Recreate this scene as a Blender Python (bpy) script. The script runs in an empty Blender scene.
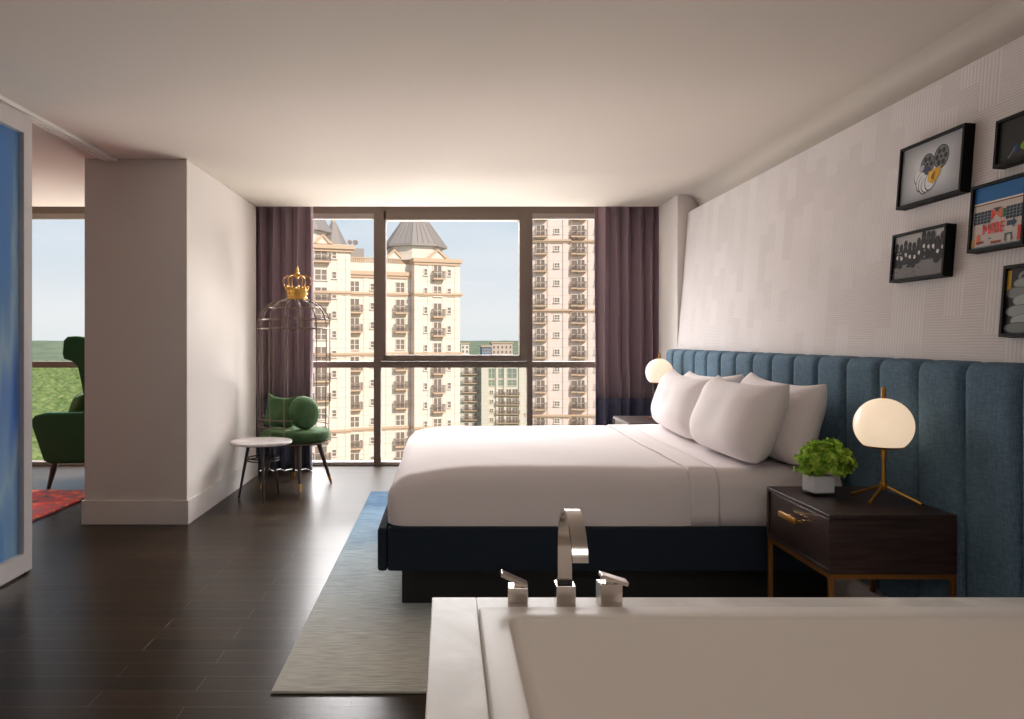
import bpy, bmesh, math, random
from mathutils import Vector, Matrix, noise
random.seed(7)
C = bpy.context.scene.collection
PI = math.pi
F = 760.0; CX = 447.0; CY = 339.5; H = 1.329
CEIL = 2.629

# ------------------------------------------------------------------ helpers
def s2l(c):
    c = c / 255.0
    return c / 12.92 if c <= 0.04045 else ((c + 0.055) / 1.055) ** 2.4
def rgb(r, g, b): return (s2l(r), s2l(g), s2l(b), 1)

def mat(name, col, rough=0.6, metal=0.0, spec=0.5, **kw):
    m = bpy.data.materials.new(name); m.use_nodes = True
    b = m.node_tree.nodes['Principled BSDF']
    b.inputs['Base Color'].default_value = col
    b.inputs['Roughness'].default_value = rough
    b.inputs['Metallic'].default_value = metal
    b.inputs['Specular IOR Level'].default_value = spec
    for k, v in kw.items(): b.inputs[k.replace('_', ' ')].default_value = v
    return m
def nt(m): return m.node_tree.nodes, m.node_tree.links, m.node_tree.nodes['Principled BSDF']
def coords(m, scale=(1, 1, 1), kind='Object'):
    N, L, b = nt(m)
    t = N.new('ShaderNodeTexCoord'); mp = N.new('ShaderNodeMapping')
    mp.inputs['Scale'].default_value = scale
    L.new(t.outputs[kind], mp.inputs['Vector']); return mp.outputs['Vector']
def noise_col(m, c1, c2, scale=5, stretch=(1, 1, 1), detail=4, lo=0.35, hi=0.65):
    N, L, b = nt(m)
    v = coords(m, stretch)
    n = N.new('ShaderNodeTexNoise'); n.inputs['Scale'].default_value = scale; n.inputs['Detail'].default_value = detail
    r = N.new('ShaderNodeValToRGB'); r.color_ramp.elements[0].position = lo; r.color_ramp.elements[1].position = hi
    r.color_ramp.elements[0].color = c1; r.color_ramp.elements[1].color = c2
    L.new(v, n.inputs['Vector']); L.new(n.outputs['Fac'], r.inputs['Fac']); L.new(r.outputs['Color'], b.inputs['Base Color'])
    return n, r
def bump(m, scale=200, strength=0.2, dist=0.002, stretch=(1, 1, 1), tex='ShaderNodeTexNoise'):
    N, L, b = nt(m)
    v = coords(m, stretch)
    n = N.new(tex); n.inputs['Scale'].default_value = scale
    bp = N.new('ShaderNodeBump'); bp.inputs['Strength'].default_value = strength; bp.inputs['Distance'].default_value = dist
    L.new(v, n.inputs['Vector']); L.new(n.outputs[0], bp.inputs['Height']); L.new(bp.outputs['Normal'], b.inputs['Normal'])

def wloc(p):
    v = Vector((0, 0, 0))
    while p: v += p.location; p = p.parent
    return v

class MB:
    def __init__(s): s.bm = bmesh.new()
    def _mark(s): return set(s.bm.verts)
    def _post(s, old, M, mi, oldf):
        new = [v for v in s.bm.verts if v not in old]
        if M is not None:
            for v in new: v.co = M @ v.co
        if mi:
            for f in s.bm.faces:
                if f not in oldf: f.material_index = mi
        return s
    def box(s, x0, x1, y0, y1, z0, z1, bev=0.0, seg=2, M=None, mi=0):
        old = s._mark(); oldf = set(s.bm.faces) if mi else None
        x0, x1 = sorted((x0, x1)); y0, y1 = sorted((y0, y1)); z0, z1 = sorted((z0, z1))
        P = [s.bm.verts.new(c) for c in ((x0,y0,z0),(x1,y0,z0),(x1,y1,z0),(x0,y1,z0),(x0,y0,z1),(x1,y0,z1),(x1,y1,z1),(x0,y1,z1))]
        fs = [s.bm.faces.new([P[i] for i in q]) for q in ((0,3,2,1),(4,5,6,7),(0,1,5,4),(1,2,6,5),(2,3,7,6),(3,0,4,7))]
        if bev:
            es = list({e for f in fs for e in f.edges})
            bmesh.ops.bevel(s.bm, geom=es, offset=bev, segments=seg, affect='EDGES', profile=0.5)
        return s._post(old, M, mi, oldf)
    def poly(s, pts, mi=0):
        f = s.bm.faces.new([s.bm.verts.new(p) for p in pts]); f.material_index = mi; return s
    def prism(s, pts2, a0, a1, axis='y', bev=0, M=None, mi=0, seg=2):
        """extrude a 2-D outline along an axis; pts2 are the two other coordinates"""
        old = s._mark(); oldf = set(s.bm.faces) if mi else None
        def P(p, a):
            if axis == 'y': return (p[0], a, p[1])
            if axis == 'x': return (a, p[0], p[1])
            return (p[0], p[1], a)
        A = [s.bm.verts.new(P(p, a0)) for p in pts2]; B = [s.bm.verts.new(P(p, a1)) for p in pts2]
        fs = [s.bm.faces.new(A), s.bm.faces.new(B[::-1])]
        n = len(A)
        for i in range(n): fs.append(s.bm.faces.new((A[i], B[i], B[(i+1) % n], A[(i+1) % n])))
        bmesh.ops.recalc_face_normals(s.bm, faces=fs)
        if bev:
            es = [e for e in fs[0].edges] + [e for e in fs[1].edges]
            bmesh.ops.bevel(s.bm, geom=es, offset=bev, segments=seg, affect='EDGES', profile=0.5)
        return s._post(old, M, mi, oldf)
    def lathe(s, prof, seg=24, M=None, mi=0, cap=True):
        old = s._mark(); oldf = set(s.bm.faces) if mi else None
        rings = []
        for r, z in prof:
            if r < 1e-6: rings.append([s.bm.verts.new((0, 0, z))])
            else: rings.append([s.bm.verts.new((r*math.cos(2*PI*k/seg), r*math.sin(2*PI*k/seg), z)) for k in range(seg)])
        fs = []
        for a, b in zip(rings, rings[1:]):
            for k in range(seg):
                k2 = (k+1) % seg
                if len(a) == 1 and len(b) == 1: continue
                if len(a) == 1: fs.append(s.bm.faces.new((a[0], b[k2], b[k])))
                elif len(b) == 1: fs.append(s.bm.faces.new((a[k], a[k2], b[0])))
                else: fs.append(s.bm.faces.new((a[k], a[k2], b[k2], b[k])))
        if cap:
            if len(rings[0]) > 1: fs.append(s.bm.faces.new(rings[0][::-1]))
            if len(rings[-1]) > 1: fs.append(s.bm.faces.new(rings[-1]))
        bmesh.ops.recalc_face_normals(s.bm, faces=fs)
        return s._post(old, M, mi, oldf)
    def tube(s, pts, r, seg=8, closed=False, M=None, mi=0):
        old = s._mark(); oldf = set(s.bm.faces) if mi else None
        pts = [Vector(p) for p in pts]; n = len(pts); rings = []
        rr = r if isinstance(r, (list, tuple)) else [r]*n
        up = None
        for i, p in enumerate(pts):
            if closed: t = (pts[(i+1) % n] - pts[i-1])
            else: t = pts[min(i+1, n-1)] - pts[max(i-1, 0)]
            t.normalize()
            if up is None:
                up = Vector((0, 0, 1)) if abs(t.z) < 0.9 else Vector((1, 0, 0))
            a = t.cross(up); 
            if a.length < 1e-4: a = t.cross(Vector((0, 1, 0)))
            a.normalize(); b = a.cross(t).normalized(); up = b
            rings.append([s.bm.verts.new(p + rr[i]*(a*math.cos(2*PI*k/seg) + b*math.sin(2*PI*k/seg))) for k in range(seg)])
        fs = []
        m = n if closed else n-1
        for i in range(m):
            A = rings[i]; B = rings[(i+1) % n]
            for k in range(seg): fs.append(s.bm.faces.new((A[k], A[(k+1) % seg], B[(k+1) % seg], B[k])))
        if not closed: fs.append(s.bm.faces.new(rings[0][::-1])); fs.append(s.bm.faces.new(rings[-1]))
        bmesh.ops.recalc_face_normals(s.bm, faces=fs)
        return s._post(old, M, mi, oldf)
    def rbox(s, x0, x1, y0, y1, z0, z1, r, n=(2, 2, 2), k=4, M=None, skip=(), disp=None):
        """rounded box from a dense grid; disp(co)->offset vector"""
        lo = (x0, y0, z0); hi = (x1, y1, z1)
        ax = []
        for i in range(3):
            a, b = lo[i], hi[i]; L = [a + r*(1-math.cos(PI/2*j/k)) for j in range(k)]
            L += [a + r + (b-a-2*r)*j/n[i] for j in range(n[i]+1)]
            L += [b - r*(1-math.cos(PI/2*j/k)) for j in range(k-1, -1, -1)]
            ax.append(L)
        cache = {}
        def V(i, j, l):
            key = (i, j, l)
            if key in cache: return cache[key]
            p = Vector((ax[0][i], ax[1][j], ax[2][l]))
            q = Vector([min(max(p[a], lo[a]+r), hi[a]-r) for a in range(3)])
            d = p - q
            if d.length > 1e-9: p = q + d.normalized()*r
            if disp: p = p + disp(p)
            if M is not None: p = M @ p
            cache[key] = s.bm.verts.new(p); return cache[key]
        nx, ny, nz = len(ax[0])-1, len(ax[1])-1, len(ax[2])-1
        def add(vs):
            try: s.bm.faces.new(vs)
            except ValueError: pass
        for i in range(nx):
            for j in range(ny):
                if '-z' not in skip: add((V(i,j,0), V(i,j+1,0), V(i+1,j+1,0), V(i+1,j,0)))
                if '+z' not in skip: add((V(i,j,nz), V(i+1,j,nz), V(i+1,j+1,nz), V(i,j+1,nz)))
        for i in range(nx):
            for l in range(nz):
                if '-y' not in skip: add((V(i,0,l), V(i+1,0,l), V(i+1,0,l+1), V(i,0,l+1)))
                if '+y' not in skip: add((V(i,ny,l), V(i,ny,l+1), V(i+1,ny,l+1), V(i+1,ny,l)))
        for j in range(ny):
            for l in range(nz):
                if '-x' not in skip: add((V(0,j,l), V(0,j,l+1), V(0,j+1,l+1), V(0,j+1,l)))
                if '+x' not in skip: add((V(nx,j,l), V(nx,j+1,l), V(nx,j+1,l+1), V(nx,j,l+1)))
        return s
    def build(s, name, mats, parent=None, smooth=True, local=False, angle=35):
        me = bpy.data.meshes.new(name)
        if parent is not None and not local:
            off = wloc(parent)
            for v in s.bm.verts: v.co -= off
        s.bm.to_mesh(me); s.bm.free()
        if not isinstance(mats, (list, tuple)): mats = [mats]
        for m in mats: me.materials.append(m)
        if smooth:
            for p in me.polygons: p.use_smooth = True
            me.set_sharp_from_angle(angle=math.radians(angle))
        o = bpy.data.objects.new(name, me); C.objects.link(o)
        if parent is not None: o.parent = parent
        return o

def tag(o, label=None, cat=None, group=None, kind=None):
    if label: o['label'] = label
    if cat: o['category'] = cat
    if group: o['group'] = group
    if kind: o['kind'] = kind
    return o
def empty(name, loc, label=None, cat=None, group=None, kind=None, rz=0):
    o = bpy.data.objects.new(name, None); o.empty_display_size = 0.1; C.objects.link(o)
    o.location = loc; o.rotation_euler.z = rz
    return tag(o, label, cat, group, kind)
def copy_tree(o, parent=None):
    c = o.copy(); C.objects.link(c)
    c.parent = parent
    for ch in list(o.children): copy_tree(ch, c)
    return c
def px2(px, py, D): return Vector(((px-CX)*D/F, D, H-(py-CY)*D/F))
def T(*a): return Matrix.Translation(Vector(a))
def R(a, ax): return Matrix.Rotation(a, 4, ax)

# ------------------------------------------------------------------ materials
M = {}
M['ceiling'] = mat('ceiling paint', rgb(214, 203, 192), 0.9, spec=0.1)
M['wall'] = mat('wall paint', rgb(222, 214, 208), 0.85, spec=0.15)
M['trim'] = mat('white trim paint', rgb(222, 214, 209), 0.5, spec=0.3)
M['window_metal'] = mat('bronze window metal', rgb(112, 97, 87), 0.45, spec=0.4)
M['shade_metal'] = mat('pale shade cassette', rgb(150, 140, 130), 0.55)
M['door_frame'] = mat('silver painted door frame', rgb(190, 182, 180), 0.4)
M['black_metal'] = mat('black metal', rgb(34, 31, 31), 0.4, spec=0.5)
M['cage_metal'] = mat('bronze cage wire', rgb(120, 102, 90), 0.45, metal=0.4)
M['gold'] = mat('gold', rgb(214, 166, 88), 0.34, metal=0.9)
M['brass'] = mat('brushed brass', rgb(200, 146, 66), 0.32, metal=0.9)
M['bronze'] = mat('dark brass frame', rgb(168, 112, 58), 0.4, metal=0.8)
M['chrome'] = mat('chrome', rgb(215, 208, 202), 0.16, metal=1.0)
M['tub'] = mat('white acrylic', rgb(226, 217, 208), 0.4, spec=0.4)
M['white_linen'] = mat('white linen', rgb(240, 232, 232), 0.85, spec=0.15)
bump(M['white_linen'], 900, 0.08, 0.001)
M['mattress'] = mat('mattress sheet', rgb(238, 230, 229), 0.85, spec=0.15)
M['bed_blue'] = mat('navy bed upholstery', rgb(36, 45, 56), 0.9, spec=0.15)
bump(M['bed_blue'], 700, 0.3, 0.001)
M['plinth'] = mat('black plinth', rgb(20, 17, 17), 0.6)
M['espresso'] = mat('espresso wood', rgb(52, 37, 33), 0.32, spec=0.5)
noise_col(M['espresso'], rgb(44, 30, 27), rgb(66, 48, 43), 6, (1, 1, 14), 5)
M['leg_wood'] = mat('dark stained chair legs', rgb(70, 55, 48), 0.4)
M['black_wood'] = mat('black wood', rgb(36, 33, 34), 0.4)
M['globe'] = mat('opal glass lamp globe', rgb(245, 232, 215), 0.25, Emission_Color=rgb(255, 226, 192), Emission_Strength=0.42)
M['ear'] = mat('artwork black', rgb(20, 19, 19), 0.5)
M['frame_black'] = mat('black picture frame', rgb(14, 12, 12), 0.6, spec=0.15)

m = M['marble'] = mat('pale marble', rgb(222, 216, 208), 0.38, spec=0.4)
n, r = noise_col(m, rgb(205, 199, 190), rgb(232, 227, 221), 3.5, (1, 1, 1), 8, 0.3, 0.6)
n.inputs['Distortion'].default_value = 1.2

m = M['marble_table'] = mat('grey marble', rgb(205, 198, 195), 0.25)
noise_col(m, rgb(190, 182, 180), rgb(214, 206, 204), 9, (1, 1, 1), 6)

# floor: dark planks running left to right, short seams towards the window
m = M['floor'] = mat('dark hardwood planks', rgb(52, 41, 32), 0.30, spec=0.13)
N, L, b = nt(m)
v = coords(m)
br = N.new('ShaderNodeTexBrick'); br.offset = 0.37; br.offset_frequency = 2
for k_, v_ in (('Scale', 1.0), ('Mortar Size', 0.0016), ('Brick Width', 0.95), ('Row Height', 0.125), ('Mortar Smooth', 0.3), ('Bias', 0.0)): br.inputs[k_].default_value = v_
br.inputs['Color1'].default_value = rgb(54, 42, 30); br.inputs['Color2'].default_value = rgb(40, 30, 20); br.inputs['Mortar'].default_value = rgb(96, 82, 66)  # pale mortar paints in the light glinting along the plank seams
L.new(v, br.inputs['Vector'])
v2 = coords(m, (1.2, 18, 1)); g = N.new('ShaderNodeTexNoise'); g.inputs['Scale'].default_value = 3; g.inputs['Detail'].default_value = 6
L.new(v2, g.inputs['Vector'])
mx = N.new('ShaderNodeMix'); mx.data_type = 'RGBA'; mx.blend_type = 'OVERLAY'; mx.inputs[0].default_value = 0.45
L.new(br.outputs['Color'], mx.inputs[6]); L.new(g.outputs['Fac'], mx.inputs[7]); L.new(mx.outputs[2], b.inputs['Base Color'])
bp = N.new('ShaderNodeBump'); bp.inputs['Strength'].default_value = 0.35; bp.inputs['Distance'].default_value = 0.002; bp.invert = True
ad = N.new('ShaderNodeMath'); ad.operation = 'MULTIPLY_ADD'; ad.inputs[1].default_value = 0.35
L.new(g.outputs['Fac'], ad.inputs[0]); L.new(br.outputs['Fac'], ad.inputs[2]); L.new(ad.outputs[0], bp.inputs['Height']); L.new(bp.outputs['Normal'], b.inputs['Normal'])

# wallpaper: patches of vertical and horizontal ribs
m = M['wallpaper'] = mat('ribbed patchwork wallpaper', rgb(214, 206, 204), 0.85, spec=0.15)
N, L, b = nt(m)
tc = N.new('ShaderNodeTexCoord'); sp = N.new('ShaderNodeSeparateXYZ'); L.new(tc.outputs['Object'], sp.inputs[0])
def math_(op, a, bb=None, c=None):
    q = N.new('ShaderNodeMath'); q.operation = op
    for i, x in enumerate((a, bb, c)):
        if x is None: continue
        if isinstance(x, (int, float)): q.inputs[i].default_value = x
        else: L.new(x, q.inputs[i])
    return q.outputs[0]
Yc, Zc = sp.outputs['Y'], sp.outputs['Z']
cy = math_('FLOOR', math_('DIVIDE', Yc, 0.123)); cz = math_('FLOOR', math_('DIVIDE', math_('ADD', Zc, math_('MULTIPLY', cy, 0.057)), 0.19))
cb = N.new('ShaderNodeCombineXYZ'); L.new(cy, cb.inputs[0]); L.new(cz, cb.inputs[1])
wn = N.new('ShaderNodeTexWhiteNoise'); wn.noise_dimensions = '2D'; L.new(cb.outputs[0], wn.inputs['Vector'])
pick = math_('GREATER_THAN', wn.outputs['Value'], 0.36)
sv = math_('SINE', math_('MULTIPLY', Yc, 2*PI/0.0205)); sh = math_('SINE', math_('MULTIPLY', Zc, 2*PI/0.0115))
rib = math_('ADD', math_('MULTIPLY', sv, pick), math_('MULTIPLY', sh, math_('SUBTRACT', 1.0, pick)))
rr = N.new('ShaderNodeMapRange'); rr.inputs[1].default_value = -1; rr.inputs[2].default_value = 1; rr.inputs[3].default_value = 0; rr.inputs[4].default_value = 1; L.new(rib, rr.inputs[0])
bp = N.new('ShaderNodeBump'); bp.inputs['Strength'].default_value = 0.5; bp.inputs['Distance'].default_value = 0.0015
L.new(rr.outputs[0], bp.inputs['Height']); L.new(bp.outputs['Normal'], b.inputs['Normal'])
cr = N.new('ShaderNodeMix'); cr.data_type = 'RGBA'; cr.inputs[6].default_value = rgb(210, 202, 199); cr.inputs[7].default_value = rgb(230, 223, 221)
fa = math_('ADD', math_('MULTIPLY', rr.outputs[0], 0.65), math_('MULTIPLY', wn.outputs['Value'], 0.35)); L.new(fa, cr.inputs[0]); L.new(cr.outputs[2], b.inputs['Base Color'])

def weave(m, c1, c2):
    N, L, b = nt(m)
    n1 = N.new('ShaderNodeTexNoise'); n1.inputs['Scale'].default_value = 30; n1.inputs['Detail'].default_value = 3
    L.new(coords(m, (1, 9, 1)), n1.inputs['Vector'])
    n2 = N.new('ShaderNodeTexNoise'); n2.inputs['Scale'].default_value = 30; L.new(coords(m, (1, 1, 9)), n2.inputs['Vector'])
    a = N.new('ShaderNodeMath'); a.operation = 'ADD'; L.new(n1.outputs['Fac'], a.inputs[0]); L.new(n2.outputs['Fac'], a.inputs[1])
    rp = N.new('ShaderNodeValToRGB'); rp.color_ramp.elements[0].position = 0.4; rp.color_ramp.elements[1].position = 0.62
    rp.color_ramp.elements[0].color = c1; rp.color_ramp.elements[1].color = c2
    h = N.new('ShaderNodeMath'); h.operation = 'MULTIPLY'; h.inputs[1].default_value = 0.5; L.new(a.outputs[0], h.inputs[0]); L.new(h.outputs[0], rp.inputs['Fac'])
    L.new(rp.outputs['Color'], b.inputs['Base Color'])
M['headboard'] = mat('blue woven upholstery', rgb(66, 92, 112), 0.85, spec=0.2)
weave(M['headboard'], rgb(74, 98, 116), rgb(98, 122, 138))
bump(M['headboard'], 500, 0.35, 0.001)
M['green'] = mat('green velvet', rgb(48, 74, 45), 0.8, spec=0.2, Sheen_Weight=0.6, Sheen_Roughness=0.4, Sheen_Tint=rgb(130, 160, 110))
noise_col(M['green'], rgb(52, 80, 48), rgb(78, 106, 70), 6)
M['deep_green'] = mat('deep green velvet', rgb(34, 74, 46), 0.8, spec=0.2, Sheen_Weight=0.5, Sheen_Roughness=0.4, Sheen_Tint=rgb(60, 130, 80))
M['olive'] = mat('olive cushion', rgb(70, 92, 50), 0.85, spec=0.1)
M['curtain'] = mat('plum curtain', rgb(162, 140, 148), 0.75, spec=0.25, Sheen_Weight=0.3, Sheen_Roughness=0.4)
M['curtain_band'] = mat('indigo curtain hem', rgb(84, 86, 114), 0.75, spec=0.25, Sheen_Weight=0.3)

def translucent(m, fac):
    N, L, b = nt(m)
    t = N.new('ShaderNodeBsdfTranslucent'); t.inputs[0].default_value = b.inputs['Base Color'].default_value
    src = b.inputs['Base Color'].links
    if src: L.new(src[0].from_socket, t.inputs[0])
    x = N.new('ShaderNodeMixShader'); x.inputs[0].default_value = fac
    L.new(b.outputs[0], x.inputs[1]); L.new(t.outputs[0], x.inputs[2]); L.new(x.outputs[0], N['Material Output'].inputs['Surface'])
translucent(M['curtain'], 0.10); translucent(M['curtain_band'], 0.08)
# bed rug: dyed blue at the far end fading to beige grey, fine streaks
m = M['rug'] = mat('blue and grey woven rug', rgb(160, 165, 165), 0.95, spec=0.05)
N, L, b = nt(m)
tc = N.new('ShaderNodeTexCoord'); sp = N.new('ShaderNodeSeparateXYZ'); L.new(tc.outputs['Object'], sp.inputs[0])
ns = N.new('ShaderNodeTexNoise'); ns.inputs['Scale'].default_value = 4; ns.inputs['Detail'].default_value = 8; ns.inputs['Roughness'].default_value = 0.8; L.new(coords(m, (1.5, 22, 1)), ns.inputs['Vector'])
ns2 = N.new('ShaderNodeTexNoise'); ns2.inputs['Scale'].default_value = 1.2; L.new(coords(m, (1, 1, 1)), ns2.inputs['Vector'])
mr = N.new('ShaderNodeMapRange'); mr.inputs[1].default_value = 0.3; mr.inputs[2].default_value = 3.5; L.new(sp.outputs['Y'], mr.inputs[0])
f1 = math_('ADD', mr.outputs[0], math_('MULTIPLY', math_('SUBTRACT', ns.outputs['Fac'], 0.5), 0.9))
f1 = math_('ADD', f1, math_('MULTIPLY', math_('SUBTRACT', ns2.outputs['Fac'], 0.5), 0.5))
rp = N.new('ShaderNodeValToRGB'); e = rp.color_ramp.elements
e[0].position = 0.0; e[0].color = rgb(228, 228, 218); e[1].position = 1.0; e[1].color = rgb(46, 74, 100)
q = e.new(0.3); q.color = rgb(208, 218, 220); q = e.new(0.6); q.color = rgb(134, 156, 172)
L.new(f1, rp.inputs['Fac'])
mx = N.new('ShaderNodeMix'); mx.data_type = 'RGBA'; mx.blend_type = 'MULTIPLY'; mx.inputs[0].default_value = 0.7
rp2 = N.new('ShaderNodeValToRGB'); rp2.color_ramp.elements[0].position = 0.38; rp2.color_ramp.elements[0].color = (0.6, 0.6, 0.6, 1); rp2.color_ramp.elements[1].position = 0.6; rp2.color_ramp.elements[1].color = (1, 1, 1, 1)
ns3 = N.new('ShaderNodeTexNoise'); ns3.inputs['Scale'].default_value = 9; ns3.inputs['Detail'].default_value = 6; L.new(coords(m, (1.0, 14, 1)), ns3.inputs['Vector'])
L.new(ns3.outputs['Fac'], rp2.inputs['Fac']); L.new(rp.outputs['Color'], mx.inputs[6]); L.new(rp2.outputs['Color'], mx.inputs[7]); L.new(mx.outputs[2], b.inputs['Base Color'])

m = M['red_rug'] = mat('red patterned rug', rgb(170, 60, 50), 0.95, spec=0.05)
N, L, b = nt(m)
ns = N.new('ShaderNodeTexNoise'); ns.inputs['Scale'].default_value = 6; ns.inputs['Detail'].default_value = 6; ns.inputs['Roughness'].default_value = 0.7; L.new(coords(m, (1.6, 1.6, 1)), ns.inputs['Vector'])
rp = N.new('ShaderNodeValToRGB'); e = rp.color_ramp.elements
e[0].position = 0.3; e[0].color = rgb(70, 60, 66); e[1].position = 0.75; e[1].color = rgb(215, 150, 145)
for p_, c_ in ((0.44, rgb(140, 132, 136)), (0.49, rgb(214, 88, 100)), (0.56, rgb(232, 108, 96)), (0.63, rgb(240, 156, 104))):
    q = e.new(p_); q.color = c_
L.new(ns.outputs['Fac'], rp.inputs['Fac']); L.new(rp.outputs['Color'], b.inputs['Base Color'])

# window glass
m = M['glass'] = bpy.data.materials.new('window glass'); m.use_nodes = True
N = m.node_tree.nodes; L = m.node_tree.links; N.remove(N['Principled BSDF'])
tr = N.new('ShaderNodeBsdfTransparent'); tr.inputs[0].default_value = (0.985, 0.99, 0.99, 1)
gl = N.new('ShaderNodeBsdfGlossy'); gl.inputs['Roughness'].default_value = 0.02
fr = N.new('ShaderNodeFresnel'); fr.inputs['IOR'].default_value = 1.12
mxs = N.new('ShaderNodeMixShader'); L.new(fr.outputs[0], mxs.inputs[0]); L.new(tr.outputs[0], mxs.inputs[1]); L.new(gl.outputs[0], mxs.inputs[2])
L.new(mxs.outputs[0], N['Material Output'].inputs['Surface'])
M['vase_glass'] = mat('clear vase glass', rgb(235, 235, 240), 0.03, Transmission_Weight=1.0, IOR=1.45)
M['pebble'] = mat('silver mirrored vase liner', rgb(244, 244, 248), 0.2, metal=0.0)

# iridescent translucent door film
m = M['film'] = bpy.data.materials.new('blue iridescent film glass'); m.use_nodes = True
N = m.node_tree.nodes; L = m.node_tree.links; b = N['Principled BSDF']
tc = N.new('ShaderNodeTexCoord'); sp = N.new('ShaderNodeSeparateXYZ'); L.new(tc.outputs['Object'], sp.inputs[0])
ns = N.new('ShaderNodeTexNoise'); ns.inputs['Scale'].default_value = 1.1; mpn = N.new('ShaderNodeMapping'); mpn.inputs['Scale'].default_value = (1, 3.2, 0.7); L.new(tc.outputs['Object'], mpn.inputs[0]); L.new(mpn.outputs[0], ns.inputs['Vector'])
rp = N.new('ShaderNodeValToRGB'); e = rp.color_ramp.elements
e[0].position = 0.3; e[0].color = rgb(176, 190, 238); e[1].position = 0.75; e[1].color = rgb(140, 184, 240)
for p_, c_ in ((0.42, rgb(160, 204, 248)), (0.52, rgb(168, 206, 240)), (0.6, rgb(205, 232, 248))):
    q = e.new(p_); q.color = c_
L.new(ns.outputs['Fac'], rp.inputs['Fac']); L.new(rp.outputs['Color'], b.inputs['Base Color'])
b.inputs['Roughness'].default_value = 0.3
tl = N.new('ShaderNodeBsdfTranslucent'); L.new(rp.outputs['Color'], tl.inputs[0])
mxs = N.new('ShaderNodeMixShader'); mxs.inputs[0].default_value = 0.9; L.new(b.outputs[0], mxs.inputs[1]); L.new(tl.outputs[0], mxs.inputs[2]); L.new(mxs.outputs[0], N['Material Output'].inputs['Surface'])

# ------------------------------------------------------------------ camera, world
cam = bpy.data.cameras.new('camera'); co = bpy.data.objects.new('camera', cam); C.objects.link(co)
co.location = (0, 0, H); co.rotation_euler = (PI/2, 0, 0)
cam.sensor_width = 36; cam.lens = F/1024*36; cam.shift_x = (512-CX)/1024; cam.shift_y = -(359.5-CY)/1024
cam.clip_end = 8000; cam.clip_start = 0.05
bpy.context.scene.camera = co

w = bpy.data.worlds.new('sky'); bpy.context.scene.world = w; w.use_nodes = True
N = w.node_tree.nodes; L = w.node_tree.links; bg = N['Background']
tc = N.new('ShaderNodeTexCoord'); sp = N.new('ShaderNodeSeparateXYZ'); L.new(tc.outputs['Generated'], sp.inputs[0])
rp = N.new('ShaderNodeValToRGB'); e = rp.color_ramp.elements
e[0].position = 0.0; e[0].color = rgb(232, 236, 238); e[1].position = 1.0; e[1].color = rgb(90, 150, 215)
for p_, c_ in ((0.03, rgb(238, 240, 241)), (0.12, rgb(214, 226, 237)), (0.22, rgb(188, 211, 232))):
    q = e.new(p_); q.color = c_
mpn = N.new('ShaderNodeMapping'); mpn.inputs['Scale'].default_value = (2, 2, 9); L.new(tc.outputs['Generated'], mpn.inputs[0])
ns = N.new('ShaderNodeTexNoise'); ns.inputs['Scale'].default_value = 2.2; ns.inputs['Detail'].default_value = 5; L.new(mpn.outputs[0], ns.inputs['Vector'])
rc = N.new('ShaderNodeValToRGB'); rc.color_ramp.elements[0].position = 0.45; rc.color_ramp.elements[1].position = 0.75; rc.color_ramp.elements[0].color = (0, 0, 0, 1); rc.color_ramp.elements[1].color = (0.55, 0.55, 0.55, 1)
L.new(ns.outputs['Fac'], rc.inputs['Fac'])
mx = N.new('ShaderNodeMix'); mx.data_type = 'RGBA'; mx.inputs[7].default_value = rgb(240, 242, 245)
L.new(sp.outputs['Z'], rp.inputs['Fac']); L.new(rp.outputs['Color'], mx.inputs[6]); L.new(rc.outputs['Color'], mx.inputs[0]); L.new(mx.outputs[2], bg.inputs['Color'])
bg.inputs['Strength'].default_value = 0.66

def area(name, loc, target, sx, sy, power, col=(1, 1, 1)):
    l = bpy.data.lights.new(name, 'AREA'); l.shape = 'RECTANGLE'; l.size = sx; l.size_y = sy; l.energy = power; l.color = col
    o = bpy.data.objects.new(name, l); C.objects.link(o); o.location = loc
    o.rotation_euler = (Vector(target) - Vector(loc)).to_track_quat('-Z', 'Y').to_euler(); return o
sun = bpy.data.lights.new('sun', 'SUN'); sun.energy = 2.9; sun.angle = 0.02; sun.color = (1.0, 0.89, 0.78)
so = bpy.data.objects.new('sun', sun); C.objects.link(so); so.rotation_euler = Vector((-0.55, 0.8, -0.55)).to_track_quat('-Z', 'Y').to_euler()
# daylight: bright upper sky and the sunlit ground below, both beyond the window
area('upper_sky_light', (0.3, 16, 7.4), (0.5, 4, 1.0), 12, 6, 5400, (1.0, 0.965, 0.955))
area('ground_bounce_light', (3, 16, -3.3), (0.5, 4, 2.0), 12, 3.2, 2300, (1.0, 0.94, 0.89))
area('side_sky_light', (9.5, 14, 2.5), (-1.8, 6, 1.3), 10, 11, 480, (1.0, 0.97, 0.96))
area('side_sky_light', (-2.5, 9.7, 2.0), (2.0, 5.0, 1.0), 2.4, 6, 270, (1.0, 0.97, 0.97))
area('added_fill_light', (0.2, -0.9, 2.58), (0.2, -0.9, 0), 1.8, 1.0, 25, (1.0, 0.93, 0.87))  # added overhead fill behind the camera, not a known fitting

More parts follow.
